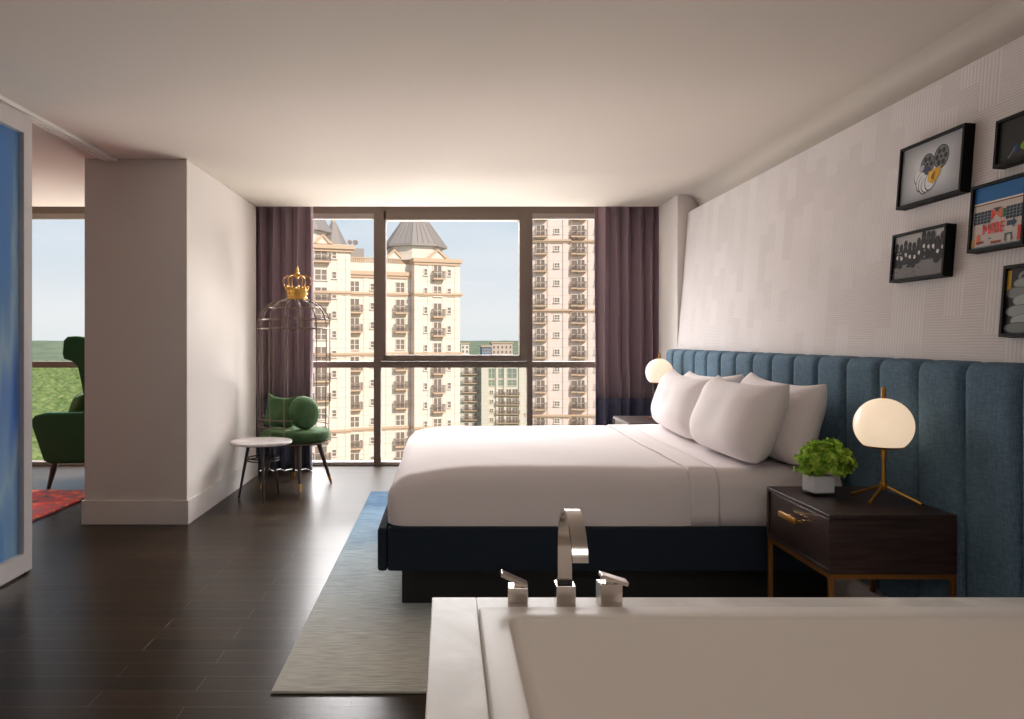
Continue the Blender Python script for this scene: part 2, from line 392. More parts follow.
# ------------------------------------------------------------------ room shell
YW = 8.05           # window plane
def struct(mb, name, m, parent=None, smooth=False):
    o = mb.build(name, m, parent, smooth=smooth)
    if parent is None: o['kind'] = 'structure'
    return o
struct(MB().box(-7.5, 2.9, -2.6, YW+0.15, -0.3, 0), 'floor', M['floor'])
mb = MB().box(-7.5, 2.9, -2.6, 7.43, CEIL, CEIL+0.3); mb.box(-7.5, 2.9, 7.43, YW+0.15, CEIL+0.16, CEIL+0.3)
struct(mb, 'ceiling', M['ceiling'])
mb = MB().box(2.27, 2.9, -2.6, 6.83, 0, CEIL)
arc = [(2.27-0.15+0.15*math.sin(PI/2*k/8), CEIL-0.15+0.15*math.cos(PI/2*k/8)) for k in range(9)]
mb.prism([(2.275, CEIL+0.001)] + [(2.12, CEIL+0.001)] + arc[1:-1] + [(2.275, CEIL-0.15)], -2.6, 6.829, 'y')
o = mb.build('wall_right', M['ceiling'], smooth=True, angle=40); o['kind'] = 'structure'
mb = MB().box(2.07, 2.9, 6.83, 7.43, 0, CEIL, 0.004); mb.box(2.4, 2.9, 7.43, YW+0.15, 0, CEIL+0.16)
struct(mb, 'wall_right_corner', M['wall'])
# leaning wallpapered panel
TL = 0.075
def xw(z): return 2.075 + TL*(z-H)
mb = MB(); z0, z1 = 0.19, 2.468
mb.prism([(xw(z0), z0), (xw(z1), z1), (xw(z1)+0.03, z1), (xw(z0)+0.03, z0)], -2.0, 6.82, 'y')
struct(mb, 'wall_right_wallpaper', M['wallpaper'])
struct(MB().box(-7.5, 2.9, -2.9, -2.6, 0, CEIL), 'wall_rear', M['wall'])
struct(MB().box(-7.8, -7.5, -2.6, YW+0.15, 0, CEIL+0.16), 'wall_left', M['wall'])
mb = MB().box(-2.61, -1.872, 5.47, 7.45, 0, CEIL, 0.004); mb.box(-2.61, -2.15, 7.45, YW+0.1, 0, CEIL+0.16)
struct(mb, 'wall_partition', M['wall'])
struct(MB().box(-2.5, -2.34, -2.6, 3.25, 0, CEIL), 'wall_left_inner', M['wall'])
# baseboards
mb = MB().box(-2.625, -1.857, 5.455, 5.47, 0, 0.172, 0.003); mb.box(-1.872, -1.857, 5.47, 7.465, 0, 0.172, 0.003); mb.box(-2.625, -2.61, 5.47, YW, 0, 0.172)
struct(mb, 'baseboard_partition', M['trim'])
struct(MB().box(1.93, 2.27, -2.0, 6.82, 0, 0.18, 0.003), 'baseboard_right', M['trim'])
struct(MB().box(2.055, 2.07, 6.85, 7.43, 0, 0.172, 0.003), 'baseboard_right_corner', M['trim'])
# ceiling door track
mb = MB()
for dx in (-0.065, -0.03, 0.004): mb.box(-2.385+dx-0.005, -2.385+dx+0.006, 2.4, 5.468, CEIL-0.02, CEIL)
mb.box(-2.455, -2.372, 2.4, 5.468, CEIL-0.01, CEIL)
struct(mb, 'trim_1', M['trim'])

# main window
SW = YW/F
def zx(y): return H-(y-CY)*SW
def xx(x): return (x-CX)*SW
def window(name, xl, xr, mull, sash):
    root = empty(name, (0.5*(xl+xr), YW, 0), kind='structure')
    fr = MB(); d0, d1 = YW-0.05, YW+0.07
    h0, h1 = d0+0.004, d1-0.004
    fr.box(xl, xr, h0, h1, zx(214), CEIL+0.155)               # head
    fr.box(xl, xr, h0, h1, zx(367.5), zx(361.5))             # transom
    fr.box(xl, xr, h0, h1, 0.001, zx(461.5))                     # bottom rail
    fr.box(xl, xr, d0-0.02, d0+0.01, zx(464.8), zx(463))
    edges = [xl, xl+0.06] 
    fr.box(xl, xl+0.06, d0, d1, 0, CEIL+0.1); fr.box(xr-0.06, xr, d0, d1, 0, CEIL+0.1)
    for a, b_ in mull: fr.box(a, b_, d0, d1, 0, CEIL+0.1)
    fr.build('window_frame', M['window_metal'], root, smooth=False)
    xs = [xl+0.06] + [q for ab in mull for q in ab] + [xr-0.06]
    for i in range(0, len(xs), 2):
        a, b_ = xs[i], xs[i+1]
        up_lo, up_hi = zx(361.5), zx(214)
        if sash and abs(a-sash[0]) < 0.02:
            s_ = MB(); w_ = 0.055
            s0, s1 = a-0.02, b_+0.005
            s_.box(s0, s0+w_+0.02, d0-0.025, d1-0.02, zx(361), zx(212)); s_.box(s1-w_-0.03, s1, d0-0.025, d1-0.02, zx(361), zx(212))
            s_.box(s0+w_, s1-w_-0.02, d0-0.025, d1-0.02, zx(361), zx(355)); s_.box(s0+w_, s1-w_-0.02, d0-0.025, d1-0.02, zx(221), zx(212))
            s_.build('sash_frame', M['window_metal'], root, smooth=False)
            # small locking lever of the tilt sash
        else:
            MB().box(a, b_, d0+0.005, d0+0.05, zx(219.5), zx(214.2)).build('shade_cassette', M['shade_metal'], root, smooth=False)
        MB().box(a, b_, YW+0.0, YW+0.006, up_lo, up_hi).build('glass_pane', M['glass'], root, smooth=False)
        MB().box(a, b_, YW+0.0, YW+0.006, zx(461.5), zx(367.5)).build('glass_pane', M['glass'], root, smooth=False)
    return root
window('window_1', -2.15, 2.4, [(xx(374.2), xx(381)), (xx(526.5), xx(532))], (xx(381),))
window('window_2', -7.5, -2.61, [(-6.1, -6.02), (-4.55, -4.47)], None)
# exterior slab edge and outside wall closing the shell
struct(MB().box(-7.5, 2.9, YW+0.15, YW+0.3, -0.6, 0.0), 'slab_edge', M['wall'])

# sliding door
X0 = -2.41
dr = empty('door_1', (X0, 3.8, 0), kind='structure')
ya, yb, zt = 3.25, 4.37, 2.6
mb = MB()
mb.box(X0-0.025, X0+0.025, yb-0.085, yb, 0.012, zt, 0.002); mb.box(X0-0.025, X0+0.025, ya, ya+0.085, 0.012, zt, 0.002)
mb.box(X0-0.025, X0+0.025, ya+0.085, yb-0.085, zt-0.105, zt); mb.box(X0-0.025, X0+0.025, ya+0.085, yb-0.085, 0.012, 0.12)
mb.build('door_frame', M['door_frame'], dr, smooth=False)
MB().box(X0-0.012, X0-0.004, ya+0.08, yb-0.08, 0.115, zt-0.1).build('glass_panel', M['film'], dr, smooth=False)
MB().box(X0-0.02, X0+0.02, yb-0.05, yb-0.02, 0, 0.014).build('floor_guide', M['black_metal'], dr, smooth=False)

# ------------------------------------------------------------------ rugs
def rug(name, x0, x1, y0, y1, m, label, h=0.012, border=None):
    o = MB().box(x0, x1, y0, y1, 0, h, 0.004, 2)
    cx_, cy_ = x0, y0
    for v in o.bm.verts: v.co -= Vector((cx_, cy_, 0))
    o = o.build(name, m); o.location = (cx_, cy_, 0)
    return tag(o, label, 'rug')
rug('area_rug', -0.66, 1.35, 2.85, 6.59, M['rug'], 'large blue fading to grey streaked rug under the bed')
rug('area_rug', -5.4, -3.02, 4.4, 6.66, M['red_rug'], 'red orange and grey patterned rug beside the green wing chair')

# ------------------------------------------------------------------ bed
bed = empty('bed', (0.8, 4.65, 0), 'king platform bed upholstered in dark navy fabric on a recessed black plinth', 'bed')
RF = 0.012
MB().box(-0.225, 1.9, 3.80, 5.5, RF, 0.225).build('plinth', M['plinth'], bed, smooth=False)
MB().rbox(-0.332, -0.285, 3.62, 5.68, 0.223, 0.429, 0.016, (1, 1, 1), 3).build('foot_rail', M['bed_blue'], bed)
MB().rbox(-0.284, 1.925, 3.62, 3.69, 0.223, 0.429, 0.014, (1, 1, 1), 3).build('side_rail', M['bed_blue'], bed)
MB().rbox(-0.284, 1.925, 5.61, 5.68, 0.223, 0.429, 0.014, (1, 1, 1), 3).build('side_rail', M['bed_blue'], bed)
MB().box(-0.28, 1.92, 3.692, 5.608, 0.225, 0.40).build('platform', M['plinth'], bed, smooth=False)
def soft(amp, sc, seed):
    def f(p):
        q = Vector((p.x*sc, p.y*sc, p.z*sc)) + Vector((seed, seed*1.7, 0))
        return Vector((noise.noise(q), noise.noise(q+Vector((9, 0, 0))), noise.noise(q+Vector((0, 9, 0)))))*amp
    return f
MB().rbox(-0.14, 1.90, 3.70, 5.60, 0.401, 0.662, 0.07, (20, 18, 4), 4, disp=soft(0.003, 3, 2)).build('mattress', M['mattress'], bed)

duvet = empty('duvet', (0.5, 4.65, 0.43), 'smooth white duvet spread over the bed and tucked to the frame', 'bedding')
def dd(p):
    a = soft(0.007, 2.2, 5)(p) + soft(0.0025, 9, 1)(p)
    sag = 0.0
    if p.z > 0.6: sag = 0.012*math.sin(p.y*2.0) * math.sin(p.x*3)
    t = max(0, (0.66-p.z)/0.23)
    # foot corners draw in, hem stays tucked
    fz = max(0, (0.12-p.x)/0.41)
    r_ = a*min(1, max(0.15, (p.z-0.43)/0.1)) + Vector((0, 0, sag*0.5 - 0.062*fz*fz*max(0, min(1, (p.z-0.43)/0.25))))
    return r_
_dd = dd
def dd(p):
    q = p + _dd(p)
    return Vector((q.x, q.y, max(q.z, 0.431))) - p
mb = MB(); mb.rbox(-0.292, 1.24, 3.655, 5.645, 0.320, 0.704, 0.105, (30, 26, 6), 5, disp=dd, skip=('-z', '+x'))
o = mb.build('duvet_cover', M['white_linen'], duvet)
sm = o.modifiers.new('thickness', 'SOLIDIFY'); sm.thickness = 0.02; sm.offset = -1
def sheet_band(xa, xb, off, nm, m, jag):
    mb = MB(); G = []
    ya, yb, zl, zh, r = 3.655-off, 5.645+off, 0.431, 0.704+off, 0.105
    prof = [(ya, zl), (ya, 0.5), (ya, zh-r)]
    for k in range(1, 8): a = PI/2*k/8; prof.append((ya+r-r*math.cos(a), zh-r+r*math.sin(a)))
    for k in range(31): prof.append((ya+r+(yb-ya-2*r)*k/30, zh))
    for k in range(1, 8): a = PI/2*k/8; prof.append((yb-r+r*math.sin(a), zh-r+r*math.cos(a)))
    prof += [(yb, zh-r), (yb, 0.5), (yb, zl)]
    for i in range(13):
        col = []
        for y, z in prof:
            x = xa+(xb-xa)*i/12 + jag*noise.noise(Vector((y*1.5, z, xa)))
            q = Vector((x, y, z)); col.append(mb.bm.verts.new(q + dd(q)))
        G.append(col)
    for i in range(12):
        for j in range(len(prof)-1): mb.bm.faces.new((G[i][j], G[i+1][j], G[i+1][j+1], G[i][j+1]))
    bmesh.ops.recalc_face_normals(mb.bm, faces=mb.bm.faces)
    o = mb.build(nm, m, duvet, angle=60); q = o.modifiers.new('thickness', 'SOLIDIFY'); q.thickness = 0.008; q.offset = -1
    return o
sheet_band(1.17, 1.31, 0.0025, 'folded_edge', M['white_linen'], 0.02)
sheet_band(1.22, 1.90, -0.001, 'bed_sheet', M['white_linen'], 0.0)

def pillow(W, Hh, Tt, seed, cor=0.06):
    """pillow standing in its local x (length), z (height), y (thickness)"""
    mb = MB(); n = 26; fr, bk = {}, {}
    for i in range(n+1):
        for j in range(n+1):
            u = math.sin(PI/2*(2*i/n-1)); v = math.sin(PI/2*(2*j/n-1))
            x = W/2*u*(1-cor*(1-abs(v)**3)); z = Hh/2*v*(1-(cor*2.6 if v > 0 else cor)*(1-abs(u)**3.5))
            if v < 0: x *= 1-0.07*v**4; z += 0.03*u**4*abs(v)
            t = (max(0, 1-u**4)*max(0, 1-v**4))**0.55
            q = Vector((x*5, z*5, seed*3.1))
            wr = 0.012*noise.noise(q*1.3)*t
            # creases radiating from corners
            cd = min((abs(u)-1)**2+(abs(v)-1)**2, 1)
            wr += 0.01*math.sin(math.atan2(1-abs(v)+.02, 1-abs(u)+.02)*9+seed)*max(0, 0.5-cd)*min(1, cd*6)
            th = Tt/2*t + wr
            z2 = z - 0.03*(u*u)*(0.5 if v > 0 else 0) 
            if i in (0, n) or j in (0, n):
                fr[i, j] = bk[i, j] = mb.bm.verts.new((x, 0, z))
            else:
                fr[i, j] = mb.bm.verts.new((x, -th - 0.004, z)); bk[i, j] = mb.bm.verts.new((x, th*0.85 + 0.004, z))
    for i in range(n):
        for j in range(n):
            mb.bm.faces.new((fr[i,j], fr[i+1,j], fr[i+1,j+1], fr[i,j+1]))
            mb.bm.faces.new((bk[i,j], bk[i,j+1], bk[i+1,j+1], bk[i+1,j]))
    bmesh.ops.recalc_face_normals(mb.bm, faces=mb.bm.faces)
    return mb
def place_pillow(W, Hh, Tt, seed, xb, ymid, zb, lean, yaw, roll, label):
    o = pillow(W, Hh, Tt, seed).build('pillow', M['white_linen'], smooth=True, angle=180)
    # local -y (front) faces world -X ; bottom edge at xb, zb
    Mx = T(xb, ymid, zb) @ R(-PI/2+yaw, 'Z') @ R(-lean, 'X') @ R(roll, 'Y') @ T(0, 0, Hh/2)
    o.matrix_world = Mx
    tag(o, label, 'pillow', 'white pillows on the bed')
place_pillow(0.90, 0.44, 0.26, 1, 1.70, 4.08, 0.70, 0.25, 0.0, 0.02, 'near back white pillow leaning on the headboard beside the plant')
place_pillow(0.92, 0.42, 0.26, 2, 1.70, 5.12, 0.70, 0.25, 0.03, -0.02, 'far back white pillow leaning on the headboard behind the far front pillow')
place_pillow(0.87, 0.44, 0.27, 3, 1.47, 4.07, 0.705, 0.36, 0.03, 0.0, 'near front white pillow, largest in view on the bed')
place_pillow(0.95, 0.42, 0.26, 4, 1.50, 5.04, 0.705, 0.30, -0.03, 0.02, 'far front white pillow nearest the window on the bed')

# ------------------------------------------------------------------ headboard
mb = MB()
cw = 0.285; ystart = 2.609 - 3*cw; nch = 18
ZT = 1.245
for k in range(nch):
    y0_ = ystart + k*cw; y1_ = min(y0_+cw, 6.81)
    if y1_-y0_ < 0.08: break
    # bulged channel: profile in y, rolled over the top
    ny, nz_ = 12, 5
    grid = []
    for i in range(ny+1):
        t = i/ny; y = y0_ + (y1_-y0_)*t
        bul = 0.032*(max(0, 1-(2*t-1)**6))**0.5
        # section from the bottom front up, over the top, back
        prof = [(1.985-bul, 0.19), (1.985-bul, 0.5), (1.985-bul, 0.85), (1.985-bul, ZT-0.06)]
        for a in range(1, 6):
            an = a/5*PI/2
            prof.append((1.985-bul + 0.035*(1-math.cos(an)), ZT-0.06 + (0.045+bul*0.35)*math.sin(an)))
        prof.append((2.05, ZT-0.006+bul*0.2))
        prof.append((2.05, 0.19))
        grid.append([mb.bm.verts.new((x, y, z)) for x, z in prof])
    for i in range(ny):
        for j in range(len(grid[0])-1):
            mb.bm.faces.new((grid[i][j], grid[i+1][j], grid[i+1][j+1], grid[i][j+1]))
    mb.bm.faces.new(grid[0]); mb.bm.faces.new(grid[-1][::-1])
bmesh.ops.recalc_face_normals(mb.bm, faces=mb.bm.faces)
hb = mb.build('headboard', M['headboard'], angle=50)
tag(hb, 'long blue channel-tufted upholstered headboard along the wallpapered wall', 'headboard')

# ------------------------------------------------------------------ nightstands
def nightstand(y0_, y1_, label, xf=1.461):
    root = empty('nightstand', (0.5*(xf+1.95), 0.5*(y0_+y1_), 0), label, 'nightstand', 'nightstands')
    xb = 1.95; zt_ = 0.658; zb = 0.431; t = 0.018
    mb = MB()
    mb.box(xf, xb, y0_, y1_, zt_-t, zt_, 0.002); mb.box(xf, xb, y0_, y1_, zb, zb+t, 0.002)
    mb.box(xf, xb, y0_, y0_+t, zb+t, zt_-t); mb.box(xf, xb, y1_-t, y1_, zb+t, zt_-t); mb.box(xb-t, xb, y0_+t, y1_-t, zb+t, zt_-t)
    mb.build('cabinet_body', M['espresso'], root, smooth=False)
    d = MB().box(xf+0.008, xf+0.03, y0_+t+0.003, y1_-t-0.003, zb+t+0.003, zt_-t-0.003, 0.002)
    d.box(xf+0.03, xb-0.06, y0_+t+0.012, y1_-t-0.012, zb+t+0.012, zt_-t-0.05)
    d = d.build('drawer', M['espresso'], root, smooth=False)
    ym = 0.5*(y0_+y1_)
    h = MB().box(xf-0.032, xf-0.016, ym-0.06, ym+0.095, 0.566, 0.590, 0.004)
    h.box(xf-0.02, xf+0.009, ym-0.045, ym-0.035, 0.569, 0.579); h.box(xf-0.02, xf+0.009, ym+0.06, ym+0.07, 0.569, 0.579)
    h.build('handle', M['brass'], d)
    w_ = 0.018
    fr = MB()
    zr0, zr1 = zb-0.020, zb-0.001
    fr.box(xf+0.004, xf+0.004+w_, y0_+w_, y1_-w_, zr0, zr1); fr.box(xb-w_, xb, y0_+w_, y1_-w_, zr0, zr1)
    fr.box(xf+0.004, xb, y0_+0.002, y0_+w_, zr0, zr1); fr.box(xf+0.004, xb, y1_-w_, y1_-0.002, zr0, zr1)
    fr.build('frame_rail', M['bronze'], root, smooth=False)
    for X_ in (xf+0.004, xb-w_):
        for Y_ in (y0_+0.002, y1_-w_-0.002): MB().box(X_, X_+w_, Y_, Y_+w_, 0.0, zr0+0.001, 0.001).build('leg', M['bronze'], root, smooth=False)
    return root
nightstand(2.906, 3.475, 'dark espresso nightstand with brass legs, holding the green plant')
nightstand(6.10, 6.69, 'dark nightstand on the far window side of the bed, mostly hidden by bedding')

# ------------------------------------------------------------------ lamps
def lamp(x, y, zc, rad, label, legs):
    zt_ = 0.658
    root = empty('table_lamp', (x, y, zt_), label, 'lamp', 'brass tripod globe lamps')
    Mt = T(x, y, 0)
    g = MB(); pr = []
    for k in range(0, 25):
        a = PI/2 - k/24*(PI/2+0.80)
        pr.append((rad*math.cos(a), zc + rad*math.sin(a)))
    pr[0] = (0.0, pr[0][1])
    rb, zb = pr[-1]; pr.append((rb*0.97, zb-0.002))
    g.lathe(pr, 40, Mt); g.build('globe_shade', M['globe'], root)
    MB().lathe([(0, zb-0.014), (rb*0.8, zb-0.012), (rb*0.985, zb-0.003), (0, zb-0.0025)], 32, Mt).build('shade_holder', M['bronze'], root)
    p = MB(); p.lathe([(0.0085, zt_+0.075), (0.0085, zb-0.012)], 14, Mt); p.lathe([(0.012, zb-0.05), (0.012, zb-0.014)], 14, Mt)
    p.lathe([(0.0, zt_+0.045), (0.012, zt_+0.048), (0.016, zt_+0.062), (0.014, zt_+0.08), (0.0, zt_+0.086)], 14, Mt); p.build('stem', M['brass'], root)
    zt2 = zc+rad
    MB().lathe([(0.0, zt2-0.004), (0.009, zt2-0.004), (0.009, zt2+0.045), (0.0, zt2+0.046)], 14, Mt).build('finial', M['brass'], root)
    for a in legs:
        e_ = Vector((x+0.135*math.cos(a), y+0.135*math.sin(a), zt_+0.0065))
        MB().tube([(x, y, zt_+0.066), e_], 0.0062, 8).build('leg', M['brass'], root)
    return root
lamp(1.815, 3.16, 0.972, 0.113, 'lit globe lamp on the near nightstand beside the green plant', [math.radians(a) for a in (122, 218, 318)])
lamp(1.80, 6.44, 1.052, 0.115, 'lit globe lamp on the far nightstand in front of the plum curtain', [math.radians(a) for a in (215, 80, 330)])

# ------------------------------------------------------------------ vase and plant
vx, vy, vz = 1.612, 3.30, 0.658
vs = empty('vase', (vx, vy, vz), 'small square clear glass vase on the near nightstand', 'vase')
Mv = T(vx, vy, vz) @ R(0.12, 'Z')
s_ = 0.054
mb = MB()
mb.box(-s_, s_, -s_, s_, 0, 0.012, 0.002, M=Mv)
for a in range(4): mb.box(-s_, s_, -s_, -s_+0.006, 0.012, 0.115, 0.0, M=Mv @ R(a*PI/2, 'Z'))
mb.build('glass_body', M['glass'], vs, smooth=False)
MB().box(-s_+0.008, s_-0.008, -s_+0.008, s_-0.008, 0.0125, 0.085, 0.003, M=Mv).build('silver_filling', M['pebble'], vs, smooth=False)
pl = empty('potted_plant', (vx, vy, vz+0.09), 'bushy bright green plant bouquet filling the glass vase', 'plant')
M['leaf'] = mat('bright green leaves', rgb(120, 160, 40), 0.6, spec=0.3, Subsurface_Weight=0.0)
noise_col(M['leaf'], rgb(110, 164, 36), rgb(200, 228, 96), 30, (1, 1, 1), 2)
M['stem'] = mat('green stems', rgb(80, 110, 40), 0.6)
mb = MB(); st = MB()
rnd = random.Random(3)
translucent(M['leaf'], 0.3)
cen = Vector((vx+0.028, vy, vz+0.142))
for k in range(1100):
    # rosettes of small crinkled leaves over a lumpy dome
    a = rnd.random()*2*PI; zz = rnd.uniform(-0.55, 1); rr_ = math.sqrt(max(0, 1-zz*zz))
    d = Vector((rr_*math.cos(a), rr_*math.sin(a), zz))
    lump = 0.80 + 0.30*noise.noise(d*2.6+Vector((4, 1, 2)))
    R0 = Vector((0.128*d.x, 0.118*d.y, 0.100*d.z))*lump*rnd.uniform(0.82, 1.08)
    p = cen + R0
    nrm = (d + Vector((rnd.uniform(-.6, .6), rnd.uniform(-.6, .6), rnd.uniform(-.3, .7)))).normalized()
    t1 = nrm.orthogonal().normalized(); t1 = Matrix.Rotation(rnd.random()*2*PI, 3, nrm) @ t1; t2 = nrm.cross(t1)
    sz = rnd.uniform(0.008, 0.014)
    ring = []
    for q in range(9):
        an = 2*PI*q/9; r_ = sz*(1+0.28*math.cos(3*an))
        ring.append(mb.bm.verts.new(p + t1*r_*math.cos(an) + t2*r_*math.sin(an) + nrm*(0.35*sz*math.cos(2*an)+0.25*sz)))
    c_ = mb.bm.verts.new(p)
    for q in range(9): mb.bm.faces.new((c_, ring[q], ring[(q+1) % 9]))
mb.build('foliage', M['leaf'], pl, angle=60)
for k in range(14):
    a = rnd.random()*2*PI; r_ = rnd.random()*0.03
    st.tube([(vx+r_*math.cos(a), vy+r_*math.sin(a), vz+0.092), (vx+r_*math.cos(a)*2.4, vy+r_*math.sin(a)*2.4, vz+0.17)], 0.0022, 5)
st.build('stems', M['stem'], pl)

# ------------------------------------------------------------------ bath and its stone deck
DX0, DY1, DZ = -0.0436, 2.21, 0.58
TX0, TX1, TY0, TY1 = 0.086, 1.86, 1.12, 2.072
mb = MB()
mb.box(DX0, TX0-0.001, 0.98, DY1, 0, DZ, 0.003); mb.box(TX0-0.001, 1.925, TY1+0.001, DY1, 0, DZ, 0.003)
mb.box(TX1+0.003, 1.925, 0.98, TY1+0.001, 0, DZ, 0.0); mb.box(TX0-0.001, TX1+0.003, 0.98, TY0-0.003, 0, DZ, 0.0)
deck = mb.build('tub_deck', M['marble'], smooth=False)
tag(deck, 'pale marble deck around the bath with the tap set into it', 'tub deck')
tub = empty('bathtub', (0.95, 1.6, 0), 'white rectangular drop-in bathtub in the foreground', 'bathtub')
mb = MB()
def rrect(x0, x1, y0, y1, r, z, n=6):
    P = []
    for cx_, cy_, a0 in ((x1-r, y1-r, 0), (x0+r, y1-r, PI/2), (x0+r, y0+r, PI), (x1-r, y0+r, 1.5*PI)):
        for k in range(n+1):
            a = a0 + PI/2*k/n; P.append((cx_+r*math.cos(a), cy_+r*math.sin(a), z))
    return P
RZ = 0.602
rings = [rrect(TX0, TX1, TY0, TY1, 0.012, 0.40), rrect(TX0, TX1, TY0, TY1, 0.012, RZ-0.006), rrect(TX0+0.006, TX1-0.006, TY0+0.006, TY1-0.006, 0.010, RZ),
         rrect(0.156, 1.79, 1.19, 1.990, 0.035, RZ), rrect(0.160, 1.786, 1.194, 1.986, 0.034, RZ-0.002), rrect(0.162, 1.784, 1.196, 1.984, 0.034, RZ-0.008),
         rrect(0.20, 1.72, 1.235, 1.935, 0.05, 0.42), rrect(0.26, 1.64, 1.28, 1.88, 0.08, 0.24), rrect(0.32, 1.58, 1.33, 1.83, 0.08, 0.20)]
VR = [[mb.bm.verts.new(p) for p in rg] for rg in rings]
for A, B in zip(VR, VR[1:]):
    n_ = len(A)
    for k in range(n_): mb.bm.faces.new((A[k], A[(k+1) % n_], B[(k+1) % n_], B[k]))
mb.bm.faces.new(VR[-1])
bmesh.ops.recalc_face_normals(mb.bm, faces=mb.bm.faces)
mb.build('tub_shell', M['tub'], tub, angle=50)
MB().lathe([(0, 0.2), (0.03, 0.2), (0.032, 0.206), (0.0, 0.208)], 20, T(0.95, 1.58, 0)).build('drain', M['chrome'], tub)
mb = MB()
for k in range(1): pass

# faucet
fx, fy = 0.332, 2.143
fa = empty('faucet', (fx, fy, DZ), 'polished chrome arched ribbon spout on the marble bath deck', 'tap')
MB().box(fx-0.027, fx+0.027, fy-0.027, fy+0.027, DZ, DZ+0.062, 0.002).build('spout_base', M['chrome'], fa, smooth=False)
path = [(2.146, DZ+0.063), (2.146, 0.66), (2.146, 0.72)]
rc_, yc_, zc_ = 0.128, 2.018, 0.744
for k in range(0, 25):
    a = k/24*PI*0.93; path.append((yc_+rc_*math.cos(a), zc_+rc_*math.sin(a)))
e_ = path[-1]; pv = path[-2]
mb = MB(); hw = 0.02; th = 0.0055
pts = [Vector((0, p[0], p[1])) for p in path]; A = []
for i, p in enumerate(pts):
    t = (pts[min(i+1, len(pts)-1)]-pts[max(i-1, 0)]).normalized(); n_ = Vector((0, -t.z, t.y))
    A.append([mb.bm.verts.new((fx+sx*hw, (p+n_*s2*th).y, (p+n_*s2*th).z)) for sx, s2 in ((-1, -1), (1, -1), (1, 1), (-1, 1))])
for a_, b_ in zip(A, A[1:]):
    for k in range(4): mb.bm.faces.new((a_[k], a_[(k+1) % 4], b_[(k+1) % 4], b_[k]))
mb.bm.faces.new(A[0]); mb.bm.faces.new(A[-1][::-1])
bmesh.ops.recalc_face_normals(mb.bm, faces=mb.bm.faces)
mb.build('spout', M['chrome'], fa, angle=30)
MB().box(fx-0.021, fx+0.021, fy-0.008, fy+0.016, DZ+0.0625, DZ+0.074).build('collar', M['black_metal'], fa, smooth=False)
for hx, lab, rot, w_, h_ in ((0.200, 'chrome square lever tap handle left of the arched spout', -1, 0.056, 0.056), (0.457, 'chrome square lever tap handle right of the arched spout', 1, 0.062, 0.066)):
    hh = empty('tap_handle', (hx, fy, DZ), lab, 'tap handle')
    MB().box(-w_/2, w_/2, -0.025, 0.025, 0, h_, 0.002, M=T(hx, fy, DZ) @ R(0.1*rot, 'Z')).build('handle_block', M['chrome'], hh, smooth=False)
    if rot < 0: Ml = T(hx-0.012, fy, DZ+h_+0.018) @ R(0.42, 'Y')
    else: Ml = T(hx+0.012, fy, DZ+h_+0.008) @ R(0.30, 'Y')
    MB().box(-0.04, 0.04, -0.02, 0.02, -0.005, 0.006, 0.0015, M=Ml).build('lever', M['chrome'], hh, smooth=False)
    MB().box(hx-0.012, hx+0.012, fy-0.012, fy+0.012, DZ+h_, DZ+h_+0.010).build('lever_neck', M['chrome'], hh, smooth=False)

# ------------------------------------------------------------------ curtains
def curtain(x0, x1, label, seed, nf):
    rnd = random.Random(seed)
    root = empty('curtain', (0.5*(x0+x1), 7.75, 0.02), label, 'curtain', 'plum curtains at the window')
    n_ = nf*14; P = []
    ph = [rnd.uniform(-.5, .5) for _ in range(nf+2)]; am = [rnd.uniform(0.7, 1.25) for _ in range(nf+2)]
    for i in range(n_+1):
        t = i/n_; f_ = t*nf; k = int(f_); 
        a = (am[k]*(1-(f_-k)) + am[k+1]*(f_-k))*0.085; p_ = (ph[k]*(1-(f_-k)) + ph[k+1]*(f_-k))
        P.append((x0+(x1-x0)*t + 0.018*math.sin(4*PI*f_+p_), 7.76 + a*math.sin(2*PI*f_+p_*1.2)))
    def sheet(z0_, z1_, nm, m):
        mb = MB(); zs = [z0_ + (z1_-z0_)*j/8 for j in range(9)]; G = []
        for i, (x, y) in enumerate(P):
            col = []
            for z in zs:
                fl = 1.0 + 0.25*(1-z/2.7); 
                col.append(mb.bm.verts.new((x + 0.006*math.sin(z*2+i*0.2), 7.76+(y-7.76)*fl*0.9, z)))
            G.append(col)
        for i in range(n_):
            for j in range(8): mb.bm.faces.new((G[i][j], G[i+1][j], G[i+1][j+1], G[i][j+1]))
        o = mb.build(nm, m, root, angle=180)
        s_ = o.modifiers.new('thickness', 'SOLIDIFY'); s_.thickness = 0.004; s_.offset = 0
    sheet(0.728, CEIL+0.14, 'curtain_panel', M['curtain']); sheet(0.004, 0.728, 'hem_band', M['curtain_band'])
curtain(-2.1, -1.352, 'plum curtain with indigo hem hanging left behind the birdcage chair', 5, 6)
curtain(1.512, 2.33, 'plum curtain with indigo hem hanging right of the window by the headboard', 9, 7)

